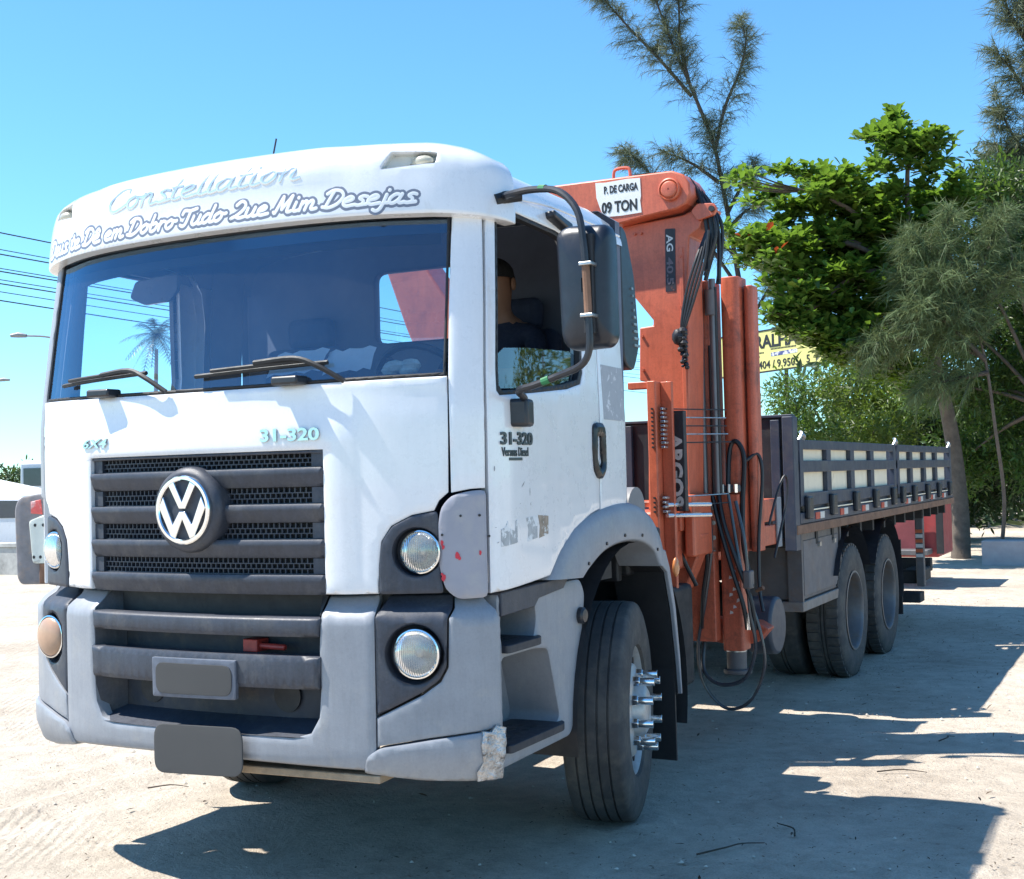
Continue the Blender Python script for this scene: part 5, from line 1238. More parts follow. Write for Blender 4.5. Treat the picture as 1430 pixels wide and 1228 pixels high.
for k in range(14): cl.ball((.74+random.uniform(-.05, .05), .05+random.uniform(-.04, .04), 2.085+random.uniform(-.012, .02)), random.uniform(.02, .035), 8, (1.3, 1, .7))
tag(cl.build('cleaning_cloth', mat('rag_pale', (.55, .60, .55), .9, 0, 0, .2, 40, bump=.5, bscale=90)), 'crumpled pale rag on the dashboard in front of the steering wheel', 'cloth')
# ================================================================ trees
def leaf_mat(name, col, trans, rough=.45, var=.35, t=.35):
    if name in MATS: return MATS[name]
    m = bpy.data.materials.new(name); m.use_nodes = True; nt = m.node_tree; b = nt.nodes['Principled BSDF']
    g = nt.nodes.new('ShaderNodeNewGeometry')
    lo = tuple(c*(1-var) for c in col); hi = tuple(c*(1+var) for c in col); yel = (col[0]*2.0, col[1]*1.45, col[2]*1.1)
    r = ramp(nt, [(0, lo), (.55, col), (.9, hi), (1.0, yel)]); nt.links.new(g.outputs['Random Per Island'], r.inputs[0])
    nt.links.new(r.outputs[0], b.inputs['Base Color']); b.inputs['Roughness'].default_value = rough; b.inputs['Specular IOR Level'].default_value = .45
    tr = nt.nodes.new('ShaderNodeBsdfTranslucent'); tr.inputs[0].default_value = (*trans, 1)
    mx = nt.nodes.new('ShaderNodeMixShader'); mx.inputs[0].default_value = t
    nt.links.new(b.outputs[0], mx.inputs[1]); nt.links.new(tr.outputs[0], mx.inputs[2]); nt.links.new(mx.outputs[0], nt.nodes['Material Output'].inputs[0])
    MATS[name] = m; return m
bark_m = mat('bark_grey_brown', (.12, .095, .075), .9, 0, 0, .3, 8, bump=.8, bscale=30)
bark_d = mat('bark_dark', (.06, .048, .04), .9, 0, 0, .3, 8, bump=.8, bscale=30)
rng = np.random.RandomState(11)
def basis(d):
    d = d/(np.linalg.norm(d, axis=1, keepdims=True)+1e-9)
    a = np.where(np.abs(d[:, 2:3]) < .9, np.array([[0, 0, 1.]]), np.array([[1., 0, 0]]))
    s_ = np.cross(d, a); s_ /= np.linalg.norm(s_, axis=1, keepdims=True); n = np.cross(s_, d)
    return d, s_, n
LEAF_T = np.array([(0, 0, 0), (.35, -.17, .05), (.75, -.25, .03), (1, 0, -.08), (.75, .25, .03), (.35, .17, .05)])
LEAF_N = np.array([(0, 0, 0), (.35, -.13, .03), (.7, -.12, .02), (1, 0, -.06), (.7, .12, .02), (.35, .13, .03)])
def leaves_mesh(name, pos, dirs, size, m, parent=None, T=LEAF_T, roll=None, kind=None):
    d, s_, n = basis(dirs); N = len(pos)
    if roll is not None:
        cr, sr = np.cos(roll)[:, None], np.sin(roll)[:, None]; s_, n = s_*cr+n*sr, n*cr-s_*sr
    P = pos[:, None]+size[:, None, None]*(T[None, :, 0:1]*d[:, None]+T[None, :, 1:2]*s_[:, None]+T[None, :, 2:3]*n[:, None])
    me = bpy.data.meshes.new(name)
    base = (np.arange(N)*6)[:, None]
    F = np.concatenate([base+np.array([[0, 1, 2, 3]]), base+np.array([[0, 3, 4, 5]])], 1).reshape(-1, 4)
    me.vertices.add(N*6); me.vertices.foreach_set('co', P.reshape(-1).astype(np.float32))
    me.loops.add(len(F)*4); me.loops.foreach_set('vertex_index', F.reshape(-1).astype(np.int32))
    me.polygons.add(len(F)); me.polygons.foreach_set('loop_start', (np.arange(len(F))*4).astype(np.int32))
    me.update(); me.validate(); me.materials.append(m)
    o = link(bpy.data.objects.new(name, me), parent)
    if kind: o['kind'] = kind
    return o
def limb(name, pts, r0, r1, m, parent, n=8): return MB().tube([Vector(p) for p in pts], [r0, r1], n, smooth=4).build(name, m, parent, angle=80)
def in_ellipsoid(n, shell=.45):
    v = rng.normal(size=(n, 3)); v /= np.linalg.norm(v, axis=1, keepdims=True)
    return v*((shell+(1-shell)*rng.uniform(0, 1, n))[:, None])
# ---- sea almond: tiers of big-leaved rosettes
def almond(root_loc, trunk, lobes, nros, label, lsize=.185, single=240, mcol=None):
    t = tag(empty('almond_tree', root_loc), label, 'tree'); O = np.array(root_loc)
    m = mcol or leaf_mat('almond_leaf', (.085, .150, .030), (.24, .42, .04), .26, .55, .33)
    limb('trunk', [np.array(p)-O for p in trunk], .17, .08, bark_m, t, 12)
    P = []; D = []; Z = []
    for (x, y, z, rx, rz) in lobes:
        c = np.array((x, y, z)); nsub = int(9+13*rx); ros = []; e = []
        for _ in range(nsub):
            o_ = in_ellipsoid(1, .25)[0]*np.array([rx*1.12, rx, rz*1.3]); rs_ = rng.uniform(.10, .34); k = int(nros*rs_*.11)+2
            ee = in_ellipsoid(k, .3); ee[:, 2] = np.where(ee[:, 2] < -.3, ee[:, 2]*.5, ee[:, 2])
            ros.append(c+o_+ee*np.array([rs_*1.2, rs_*1.2, rs_*rng.uniform(.7, 1.3)])); e.append(ee)
        ros = np.concatenate(ros); e = np.concatenate(e); k = len(ros)
        j = min(range(len(trunk)), key=lambda i: np.linalg.norm(np.array(trunk[i])-c)+.4*max(0, trunk[i][2]-z)); s0 = np.array(trunk[j])
        mid = (s0+c)/2+np.array([0, 0, .12*np.linalg.norm(c-s0)])
        limb('branch', [s0-O, mid-O, c-O, c-O+np.array([-rx*.5, 0, .1])], .055, .015, bark_m, t)
        for q in ros[:max(3, k//22)]:
            limb('twig', [c-O+(q-c)*.1, c-O+(q-c)*.55+np.array([0, 0, -.03]), q-O], .012, .006, bark_m, t, 5)
        for q, ev in zip(ros, e):
            nl = rng.randint(6, 11); ph = rng.uniform(0, 6.28)
            up = np.array([0, 0, 1.])+.5*ev
            for a in range(nl):
                az = ph+a*6.283/nl+rng.uniform(-.25, .25); el = rng.uniform(-.55, .85)
                dv = np.array([math.cos(az)*math.cos(el), math.sin(az)*math.cos(el), math.sin(el)])+.25*up
                P.append(q+rng.normal(size=3)*.02); D.append(dv); Z.append(lsize*rng.uniform(.5, 1.3))
    P = np.array(P)-O; D = np.array(D); Z = np.array(Z)
    # leaves nearest the clearing are pieces of their own
    order = np.argsort(P[:, 1]); first = order[:single]; rest = order[single:]
    fol = leaves_mesh('foliage', P[rest], D[rest], Z[rest], m, t, roll=rng.uniform(-.5, .5, len(rest)), kind='stuff')
    tm = None
    reds = set(rng.choice(len(first), max(1, len(first)//40), replace=False)) if len(first) else set()
    dd, s_, nn = basis(D[first]) if len(first) else (None, None, None)
    redl = leaf_mat('almond_leaf_red', (.30, .045, .02), (.4, .08, .02), .4, .2, .3)
    me_g = me_r = None
    for i, k in enumerate(first):
        rd = i in reds
        me = me_r if rd else me_g
        if me is None:
            me = bpy.data.meshes.new('leaf'); me.from_pydata(LEAF_T.tolist(), [], [(0, 1, 2, 3), (0, 3, 4, 5)]); me.materials.append(redl if rd else m)
            if rd: me_r = me
            else: me_g = me
        o = bpy.data.objects.new('leaf', me); link(o, t)
        Mx = Matrix((Vector(dd[i]), Vector(s_[i]), Vector(nn[i]))).transposed().to_4x4() @ Matrix.Rotation(rng.uniform(-.5, .5), 4, 'X') @ Matrix.Scale(float(Z[k])*(1.0 if not rd else 1.1), 4)
        Mx.translation = Vector(P[k]); o.matrix_local = Mx
    return t
ALM = [(-0.28, 17.76, 7.0, 0.66, 0.42), (-1.75, 17.02, 6.28, 1.22, 0.36), (-0.79, 18.09, 6.15, 1.17, 0.5), (-2.34, 16.4, 5.29, 0.62, 0.36), (-1.47, 18.1, 5.64, 1.26, 0.55), (-1.81, 17.04, 4.75, 0.75, 0.38), (-0.89, 18.07, 4.92, 0.8, 0.6), (-1.70, 16.3, 4.15, 0.5, 0.34), (-1.4, 17.27, 4.08, 0.78, 0.46), (-1.30, 16.8, 3.75, 0.4, 0.22), (0.12, 18.8, 6.16, 0.63, 0.57), (-0.35, 19.3, 4.86, 0.7, 0.8), (-1.0, 18.9, 5.3, 1.0, .6), (-1.2, 17.6, 4.5, .9, .5), (-.6, 18.3, 4.2, .7, .5), (-1.2, 17.0, 3.6, .7, .3), (-1.3, 18.2, 5.0, 1.1, .7), (-.2, 18.6, 5.5, .8, .8), (-2.0, 17.2, 5.5, .7, .5), (-.6, 17.9, 3.3, .7, .5), (.1, 18.9, 4.3, .8, .8)]
almond((.18, 19.11, 0), [(.18, 19.11, -.05), (.19, 19.09, 1.0), (.1, 19.0, 2.25), (-.14, 18.72, 3.75), (-.39, 18.33, 4.97)], ALM, 430, 'big leaved almond tree with tiered glossy crown and a few red leaves')
# ---- casuarinas: thin drooping needles on slanting limbs
def casuarina(root_loc, trunk, branches, label, r0=.12, dens=1.0, nl=.26, col='casuarina_needle', c=(.105, .130, .075), wid=.012, tw=.55):
    t = tag(empty('casuarina_tree', root_loc), label, 'tree', 'casuarina trees'); O = np.array(root_loc)
    m = leaf_mat(col, c, (.16, .19, .09), .6, .3, .25)
    limb('trunk', [np.array(p)-O for p in trunk], r0, r0*.35, bark_m if r0 < .05 else bark_d, t, 10)
    V = []; Fc = []
    allb = list(branches)+[trunk[-3:]]
    Pn = []; Dn = []; Ln = []
    for bi, br in enumerate(allb):
        pts = [np.array(p) for p in catmull([Vector(p) for p in br], 10)]
        if bi < len(branches): limb('branch', [p-O for p in br], .045, .008, bark_d, t, 6)
        L = sum(np.linalg.norm(pts[i+1]-pts[i]) for i in range(len(pts)-1)); nt_ = int(L*16*dens)
        for k in range(nt_):
            f = rng.uniform(.08, 1.0); i = min(int(f*(len(pts)-1)), len(pts)-2); p = pts[i]+(pts[i+1]-pts[i])*rng.uniform()
            ax = (pts[i+1]-pts[i]); ax /= np.linalg.norm(ax)+1e-9
            sd = rng.normal(size=3); sd /= np.linalg.norm(sd)
            d = sd*.8+ax*.7+np.array([0, 0, .25]); d /= np.linalg.norm(d); ln = tw*rng.uniform(.4, 1.15)*(1.15-.6*f)
            q = [p+d*ln*s_+np.array([0, 0, -.25*ln*s_*s_]) for s_ in (0, .35, .7, 1.0)]
            for a in range(3):
                i0 = len(V); s3 = np.cross(q[a+1]-q[a], [.3, .4, .85]); s3 /= np.linalg.norm(s3)+1e-9; s3 *= .005
                V += [q[a]-s3, q[a]+s3, q[a+1]+s3*.7, q[a+1]-s3*.7]; Fc.append((i0, i0+1, i0+2, i0+3))
            for s_ in np.linspace(.15, 1, int(7*dens**.5)+3):
                b0 = p+d*ln*s_+np.array([0, 0, -.25*ln*s_*s_])
                for _ in range(2):
                    nd = d*.7+rng.normal(size=3)*.45+np.array([0, 0, -.35]); Pn.append(b0); Dn.append(nd); Ln.append(nl*rng.uniform(.5, 1.1))
    Pn = np.array(Pn); Dn = np.array(Dn); Ln = np.array(Ln)
    Dn /= np.linalg.norm(Dn, axis=1, keepdims=True); sd = np.cross(Dn, rng.normal(size=Dn.shape)); sd /= np.linalg.norm(sd, axis=1, keepdims=True)+1e-9
    A = Pn-sd*wid*.5; B = Pn+sd*wid*.5; tip = Pn+Dn*Ln[:, None]+np.array([0, 0, -1])*(Ln*.22)[:, None]
    VV = np.stack([A, B, tip], 1).reshape(-1, 3)-O; FF = np.arange(len(VV)).reshape(-1, 3)
    me = bpy.data.meshes.new('needles'); me.from_pydata(VV.tolist(), [], FF.tolist()); me.materials.append(m)
    o = link(bpy.data.objects.new('needles', me), t); o['kind'] = 'stuff'
    tag(mesh_obj('twigs', [v-O for v in V], Fc, bark_d, t, smooth=False), kind='stuff')
    return t
C1 = {'trunk': [(-4.05, 21.05, -.05), (-4.07, 21.03, 2.16), (-4.1, 20.98, 3.04), (-4.11, 20.93, 4.64), (-4.28, 20.78, 6.39), (-4.5, 20.62, 8.07), (-4.67, 20.51, 8.73)], 'br': [
  [(-4.67, 20.51, 8.73), (-4.94, 20.34, 9.54), (-5.22, 20.17, 10.35), (-5.46, 20.03, 11.16), (-5.66, 19.9, 11.97), (-5.88, 19.75, 12.99)],
  [(-4.9, 20.37, 9.25), (-5.47, 20.06, 10.04), (-5.97, 19.78, 10.66), (-6.36, 19.56, 11.19), (-6.71, 19.37, 11.63)],
  [(-4.5, 20.61, 8.22), (-4.31, 20.68, 9.01), (-4.02, 20.81, 9.73), (-3.88, 20.86, 10.39), (-4.02, 20.78, 10.78)],
  [(-4.47, 20.65, 7.49), (-4.96, 20.38, 7.9), (-5.47, 20.12, 8.15)], [(-4.35, 20.73, 6.83), (-4.0, 20.89, 7.55), (-3.84, 20.96, 7.91)],
  [(-4.21, 20.85, 5.37), (-5.06, 20.37, 6.85), (-5.68, 20.02, 7.67), (-6.18, 19.75, 8.22)], [(-4.11, 20.93, 4.49), (-3.63, 21.15, 5.35), (-3.49, 21.21, 5.71)],
  [(-4.94, 20.34, 9.54), (-5.07, 20.25, 10.35), (-5.07, 20.23, 11.08), (-5.14, 20.16, 11.95)],
  [(-4.3, 20.8, 6.6), (-4.0, 20.9, 6.9), (-3.75, 21.0, 7.0)], [(-4.2, 20.85, 5.9), (-4.6, 20.6, 6.6), (-4.75, 20.5, 7.1)]]}
casuarina((-4.05, 21.05, 0), C1['trunk'], C1['br'], 'tall airy casuarina with bare slanting limbs rising behind the crane', .085, 2.5, .32, c=(.125, .155, .10), wid=.009, tw=.62)
C2t = [(.92, 18.2, -.05), (1.06, 17.85, 1.03), (1.01, 17.45, 2.18), (0.9, 17.35, 3.33), (0.67, 17.21, 4.26), (0.49, 17.1, 4.84)]
C2b = [[(0.9, 17.35, 3.33), (0.24, 17.01, 3.7), (-0.37, 16.69, 3.66), (-0.73, 16.51, 3.55)], [(0.76, 17.27, 3.91), (0.17, 16.94, 4.39), (-0.23, 16.73, 4.69)], [(0.63, 17.18, 4.38), (0.19, 16.94, 4.96), (-0.11, 16.78, 5.26)],
       [(0.49, 17.1, 4.84), (0.4, 17.04, 5.24), (0.47, 17.06, 5.64)], [(0.72, 17.24, 4.14), (1.2, 17.47, 4.59), (1.61, 17.67, 4.81)], [(0.94, 17.38, 3.1), (0.42, 17.12, 3.0), (0.01, 16.91, 2.9)], [(0.67, 17.21, 4.26), (1.01, 17.36, 5.05), (1.23, 17.45, 5.62)],
       [(.9, 17.35, 3.3), (.4, 16.8, 3.9), (.0, 16.5, 4.1)], [(.8, 17.3, 3.7), (.5, 16.9, 4.3), (.3, 16.6, 4.6)]]
casuarina((.92, 18.2, 0), C2t, C2b, 'pale feathery casuarina hanging in front of the almond tree', .035, 4.2, .30, 'casuarina_pale', (.125, .185, .075), .010, .75)
C3t = [(1.6, 20.63, -.05), (1.67, 20.56, 3.51), (1.61, 20.42, 6.73), (1.51, 20.31, 8.67), (1.4, 20.2, 10.47)]
C3b = [[(1.61, 20.42, 6.73), (1.18, 20.18, 7.52), (0.92, 20.02, 8.17)], [(1.54, 20.35, 8.02), (1.22, 20.16, 8.68), (0.97, 20.02, 9.0)], [(1.47, 20.27, 9.18), (1.2, 20.12, 9.71), (1.1, 20.05, 10.22)], [(1.65, 20.46, 6.0), (1.1, 20.1, 6.3), (0.7, 19.8, 6.5)], [(1.58, 20.39, 7.38), (1.23, 20.21, 7.26), (0.83, 20.0, 7.4)],
       [(1.6, 20.5, 5.5), (1.1, 20.0, 5.9), (.7, 19.7, 6.2)], [(1.6, 20.4, 7.0), (2.2, 20.4, 7.7), (2.6, 20.5, 8.2)], [(1.6, 20.4, 6.0), (2.2, 20.2, 6.6), (2.7, 20.2, 7.0)], [(1.5, 20.3, 8.6), (2.0, 20.4, 9.4), (2.3, 20.4, 10.)]]
casuarina((1.6, 20.63, 0), C3t, C3b, 'tall dense casuarina with upright plumes beside the almond tree', .11, 2.8, .32, 'casuarina_mid', (.14, .165, .095), .012, .6)
# ---- rounded small-leaved trees and bushes
def broadleaf(name, cat, root_loc, trunk_top, lobes, per, label, group=None, ls=.11, col='bush_leaf', c=(.07, .12, .025), tr=(.2, .34, .04), r0=.07, sun=None):
    t = tag(empty(name, root_loc), label, cat, group); O = np.array(root_loc)
    m = leaf_mat(col, c, tr, .42, .4, .33)
    limb('trunk', [(0, 0, -.05), (np.array(trunk_top)-O)*.5+np.array([.08, .05, 0]), np.array(trunk_top)-O], r0, r0*.5, bark_m, t, 8)
    P = []; D = []; Z = []
    for (x, y, z, rx, rz) in lobes:
        cc = np.array((x, y, z)); k = int(per*rx*rz)
        limb('branch', [np.array(trunk_top)-O, (np.array(trunk_top)+cc)/2-O+np.array([0, 0, .1]), cc-O], r0*.45, .012, bark_m, t, 6)
        e = in_ellipsoid(k, .3); cl = cc+e*np.array([rx, rx*.9, rz])
        for q, ev in zip(cl, e):
            nl = rng.randint(5, 9)
            for a in range(nl):
                P.append(q+rng.normal(size=3)*ls*.55); D.append(ev*.6+rng.normal(size=3)*.7+np.array([0, 0, .15])); Z.append(ls*rng.uniform(.6, 1.3))
    leaves_mesh('crown', np.array(P)-O, np.array(D), np.array(Z), m, t, T=LEAF_N, roll=rng.uniform(-1.5, 1.5, len(P)))
    return t
broadleaf('shrub', 'shrub', (-3.4, 22.6, 0), (-3.45, 22.5, 1.8), [(-3.51, 22.4, 3.14, 0.76, 0.6), (-3.15, 21.9, 2.35, 0.87, 0.5), (-3.9, 22.6, 2.2, .6, .6), (-3.3, 22.3, 1.4, .8, .7)], 620, 'leafy shrub growing behind the headboard of the truck bed', 'shrubs behind the truck', .12)
broadleaf('shrub', 'shrub', (-2.2, 23.3, 0), (-2.2, 23.3, 1.9), [(-2.68, 23.39, 3.3, 0.85, 0.69), (-1.7, 23.34, 3.01, 0.8, 0.7), (-1.92, 22.6, 2.39, 1.02, 0.55), (-2.3, 23.0, 1.5, 1.1, .7)], 560, 'sunlit yellow green shrub with pale twigs under the almond tree', 'shrubs behind the truck', .13, 'bush_leaf_yellow', (.085, .130, .026), (.24, .36, .045))
dk_ = dict(col='shaded_tree_leaf', c=(.036, .066, .020), tr=(.07, .13, .025))  # canopy shade put into a darker leaf colour
broadleaf('broadleaf_tree', 'tree', (1.1, 23.0, 0), (1.0, 22.9, 3.4), [(0.76, 22.22, 7.19, 0.84, 0.7), (0.95, 22.9, 5.87, 0.95, 1.05), (-0.04, 22.6, 4.4, 0.95, 0.9), (1.6, 23.2, 6.6, 1.1, 1.0), (1.0, 23.41, 4.3, 1.1, 0.9), (.62, 23.3, 2.9, 1.1, .9), (2.2, 23.3, 4.9, 1.2, 1.0)], 520, 'dense tree coloured dark for the shade behind the casuarinas', None, .17, r0=.13, **dk_)
broadleaf('broadleaf_tree', 'tree', (-.9, 25.3, 0), (-.8, 25.1, 1.2), [(-0.51, 24.4, 2.5, 1.0, 0.9), (-1.28, 24.6, 1.9, 1.0, 0.85), (0.32, 24.9, 1.7, 1.1, 1.1), (-0.79, 25.0, .95, 1.1, 0.9), (-2.11, 25.46, .9, 1.0, 0.8), (1.3, 24.8, 1.9, 1.1, 1.2)], 520, 'low tree coloured dark for canopy shade, with foliage down to the sand behind the truck', None, .16, r0=.10, **dk_)
broadleaf('broadleaf_tree', 'tree', (2.2, 19.8, 0), (1.6, 19.7, 2.6), [(0.92, 19.53, 6.47, .66, .6), (1.32, 20.2, 5.4, .75, .8), (.4, 19.8, 5.6, .62, .62), (0.62, 20.4, 3.0, .95, .8), (-.3, 20.4, 3.1, .78, .64), (1.05, 20.9, 1.95, .85, .85), (0.0, 20.9, 1.7, .75, .75), (1.3, 20.6, 4.0, .7, .85), (.1, 20.2, 4.3, .7, .7), (2.3, 20, 5.0, 1.0, 1.2), (2.4, 20, 3.0, 1.0, 1.2)], 430, 'mid green tree whose crown hangs low behind the pale casuarina', None, .15, 'mid_tree_leaf', (.060, .110, .024), (.15, .27, .035), .11)
# trees standing along the clearing beyond, mirrored in the door glass
broadleaf('broadleaf_tree', 'tree', (5.8, 18.5, 0), (5.8, 18.4, 2.4), [(5.6, 18.3, 4.6, 1.6, 1.3), (6.6, 18.5, 3.9, 1.5, 1.2), (5.0, 18.5, 3.2, 1.2, 1.0), (5.9, 18.2, 2.4, 1.6, .9)], 90, 'bright green round tree standing past the concrete block', None, .17, 'bush_leaf', r0=.13)
broadleaf('broadleaf_tree', 'tree', (9.4, 20.5, 0), (9.4, 20.4, 2.6), [(9.2, 20.3, 5.0, 1.8, 1.5), (10.4, 20.5, 4.2, 1.6, 1.3), (8.4, 20.5, 3.4, 1.4, 1.1), (9.4, 20.2, 2.4, 1.8, 1.0)], 80, 'large spreading yellow green tree at the clearing edge', None, .18, 'bush_leaf_yellow', r0=.15)
# far wood closing the view
P = []; D = []; Z = []
for k in range(26000):
    x = rng.uniform(-16, 26); y = 33+rng.uniform(-3, 5)+.05*abs(x); hmax = 4.6+1.6*math.sin(x*.9)+1.0*math.sin(x*2.3+1)
    if x < -3: hmax *= max(.25, 1-(-3-x)*.13)
    P.append((x, y, hmax*rng.uniform(0, 1))); D.append(rng.normal(size=3)+np.array([0, -.4, .3])); Z.append(rng.uniform(.3, .62))
wood = leaves_mesh('woodland', np.array(P), np.array(D), np.array(Z), leaf_mat('far_wood_leaf', (.04, .068, .024), (.08, .14, .03), .5, .4, .3), None, T=LEAF_N, roll=rng.uniform(-1.5, 1.5, len(P)), kind='stuff')
tag(wood, 'dense green woodland closing off the far side of the lot', 'woodland')
# ================================================================ far things
# billboard on a post
bb = tag(empty('billboard', (-8.2, 39.1, 0)), 'yellow signboard with black lettering half hidden by the almond leaves', 'sign'); BO = np.array((-8.2, 39.1, 0))
a_ = np.array((-11.21, 40.86, 0)); b_ = np.array((-5.72, 37.5, 0)); ax_ = (b_-a_); Lb = np.linalg.norm(ax_); ax_ /= Lb; nb = np.array((ax_[1], -ax_[0], 0)); nb = nb if nb[1] < 0 else -nb
bm_ = flat_map(a_+np.array((0, 0, 5.03))-BO, ax_, (0, 0, 1), nb); Hb = 1.42
yel = mat('sign_yellow', (.62, .58, .20), .55, 0, 0, .06, 1.2, dirt=(.52, .48, .2), dirt_scale=1.5); face = patch('board', [(0, 0), (Lb, .10), (Lb, Hb+.03), (0, Hb)], yel, bb, mapf=bm_, d0=0, th=.06, edge=0, res=1)
bm2 = flat_map(a_+np.array((0, 0, 5.03))-BO, ax_, (0, 0, 1), nb)
for o_ in ([(0, -.05), (Lb+.2, .05), (Lb+.2, .10), (0, 0.0)], [(0, Hb), (Lb, Hb+.03), (Lb, Hb+.08), (0, Hb+.05)]): patch('board_frame', o_, sblack, bb, mapf=bm2, d0=.02, th=.1, edge=0, res=2)
text_obj('board_lettering', 'SERRALHARIA', .62, 1.05, .86, bm2, sblack, bb, width=4.2, depth=.01, d0=.004, bold=.03)
text_obj('board_lettering', '-1404 / 9.9505', .38, 1.95, .13, bm2, sblack, bb, width=2.3, depth=.01, d0=.004, bold=.01)
text_obj('board_lettering', '5', .38, 4.62, .16, bm2, sblack, bb, depth=.01, d0=.004, bold=.01)
patch('board_stripe', [(2.9, .52), (4.2, .55), (4.2, .68), (2.9, .65)], mat('stripe_blue_white', (.60, .60, .64), .5, 0, 0, .25, 5, dirt=(.06, .07, .20), dirt_scale=4, dirt_lo=.5, dirt_hi=.52), bb, mapf=bm2, d0=.006, th=.004, edge=0, res=2)
for z, u0, w in ((.66, 1.72, .85), (.53, 1.72, .65), (.75, 2.9, 1.3)):
    for k in range(int(w/.07)): patch('small_print', [(u0+k*.07, z), (u0+k*.07+.05, z), (u0+k*.07+.05, z+.055), (u0+k*.07, z+.055)], sblack, bb, mapf=bm2, d0=.005, th=.002, edge=0, res=1)
MB().cyl((0, .2, -.05), (0, .2, 5.1), .07, 10).build('post', bark_m, bb)
MB().cyl((-2.4, 1.7, -.05), (-2.4, 1.7, 5.1), .07, 10).build('post', bark_m, bb)
# red-sided trailer parked behind
tr_ = tag(empty('red_trailer', (-.4, 14.6, 0)), 'red sided cargo trailer parked behind the truck with dark upright posts', 'trailer')
redt = mat('trailer_red', (.36, .055, .055), .5, 0, 0, .1, 4, dirt=(.22, .05, .05), dirt_scale=4)
body = MB().box(-2.1, 1.08, -1.0, .2, .40, 1.28).build('trailer_body', redt, tr_, bevel=.02)
for x in (-1.6, -1.0, -.45, .10, .62, 1.1): MB().box(x-.045, x+.045, -1.05, -1.0, .45, 1.32).build('post', chassis_m, body, bevel=.004)
for x in (.0, .55): MB().cyl((x-.25, -1.06, 1.25), (x+.05, -1.06, .95), .018, 6).build('brace', chassis_m, body)
MB().box(.15, 1.0, -1.4, -1.02, .45, .52).build('drop_step', steel_dirty, tr_, bevel=.01)
MB().prism([(.12, .45), (.90, .42), (.90, .98), (.16, .95)], 'y', -1.10, -1.06).build('tail_panel', mat('trailer_dark_red', (.20, .045, .05), .55, 0, 0, .2, 4), tr_)
for x in (-1.7, -.4):
    for y in (-.3,):
        w_ = MB().lathe(tyre_profile(.42, .24, ()), 28).build('tyre', tyre_m, tr_); w_.location = (x, y, .415)
MB().box(-1.5, .7, -.6, .5, .45, .55).build('trailer_frame', chassis_m, tr_)
# concrete block
tag(MB().box(.72, 2.6, 17.55, 17.95, -.02, .40).build('concrete_block', mat('concrete_grey', (.34, .34, .35), .9, 0, 0, .15, 3, bump=.4, bscale=25), bevel=.02), 'low grey concrete block on the sand beneath the trees', 'block')
# power lines and their poles
WL = [(-20.31, 13.64, 7.56), (-20.32, 13.64, 7.15), (-20.33, 13.64, 7.03), (-20.34, 13.65, 6.73), (-20.34, 13.65, 6.65), (-20.35, 13.65, 6.45), (-20.35, 13.65, 6.39), (-20.36, 13.66, 6.2), (-20.36, 13.66, 6.0)]
WR = [(-24.8, 76.52, 8.91), (-24.81, 76.52, 8.58), (-24.81, 76.53, 8.44), (-24.82, 76.53, 8.1), (-24.83, 76.53, 7.96), (-24.84, 76.54, 7.63), (-24.85, 76.54, 7.44), (-24.86, 76.54, 7.01), (-24.88, 76.55, 6.49)]
wire_m = mat('wire_black', (.015, .02, .025), .5)
for k, (a, b2) in enumerate(zip(WL, WR)):
    a = Vector(a)+Vector((.06*(k % 3), 0, 0)); b2 = Vector(b2)+Vector((.1*(k % 3), 0, 0)); pts = [a.lerp(b2, t)+Vector((0, 0, -.5*4*t*(1-t)*.35)) for t in [i/10 for i in range(11)]]
    w_ = MB().tube(pts, .011 if k % 2 else .016, 5, smooth=2).build('power_line', wire_m)
    tag(w_, ('topmost', 'second highest', 'third highest', 'fourth highest', 'middle', 'fourth lowest', 'third lowest', 'second lowest', 'lowest')[k]+' of the nine black overhead wires between the utility poles', 'wire', 'overhead wires')
conc = mat('pole_concrete', (.36, .35, .33), .9, 0, 0, .1, 3)
for (x, y, h_, lab) in ((-20.25, 13.55, 8.0, 'concrete utility pole carrying the near end of the wires'), (-24.75, 76.6, 9.4, 'concrete utility pole carrying the far end of the wires')):
    u = tag(empty('utility_pole', (x, y, 0)), lab, 'pole'); MB().cyl((0, 0, -.05), (0, 0, h_), .16, 12, .10).build('mast', conc, u)
    MB().box(-.6, .6, -.05, .05, h_-.45, h_-.33).build('cross_arm', bark_m, u)
# street lamps
lampm = mat('lamp_metal', (.22, .23, .24), .5, .5)
for (pb, arm, hd, lab) in (((-25.55, 23.36), [(0, 0, 5.98), (-.55, -.28, 6.12), (-1.05, -.53, 6.16)], (-1.05, -.53, -1.46, -.75), 'slim street lamp with a single arm behind the cab'), ((-41.95, 34.05), [(0, 0, 6.1), (.5, .25, 6.26), (.75, .38, 6.29)], (.75, .38, 1.2, .61), 'slim street lamp reaching out beyond the kiosk')):
    l = tag(empty('street_lamp', (*pb, 0)), lab, 'street lamp'); MB().cyl((0, 0, -.05), (0, 0, 6.1), .07, 10, .045).build('mast', lampm, l)
    MB().tube(arm, .028, 8).build('arm', lampm, l)
    MB().tube([(hd[0], hd[1], arm[-1][2]), ((hd[0]+hd[2])/2, (hd[1]+hd[3])/2, arm[-1][2]+.03), (hd[2], hd[3], arm[-1][2]+.01)], [.055, .085, .05], 10, smooth=1).build('lamp_head', lampm, l)
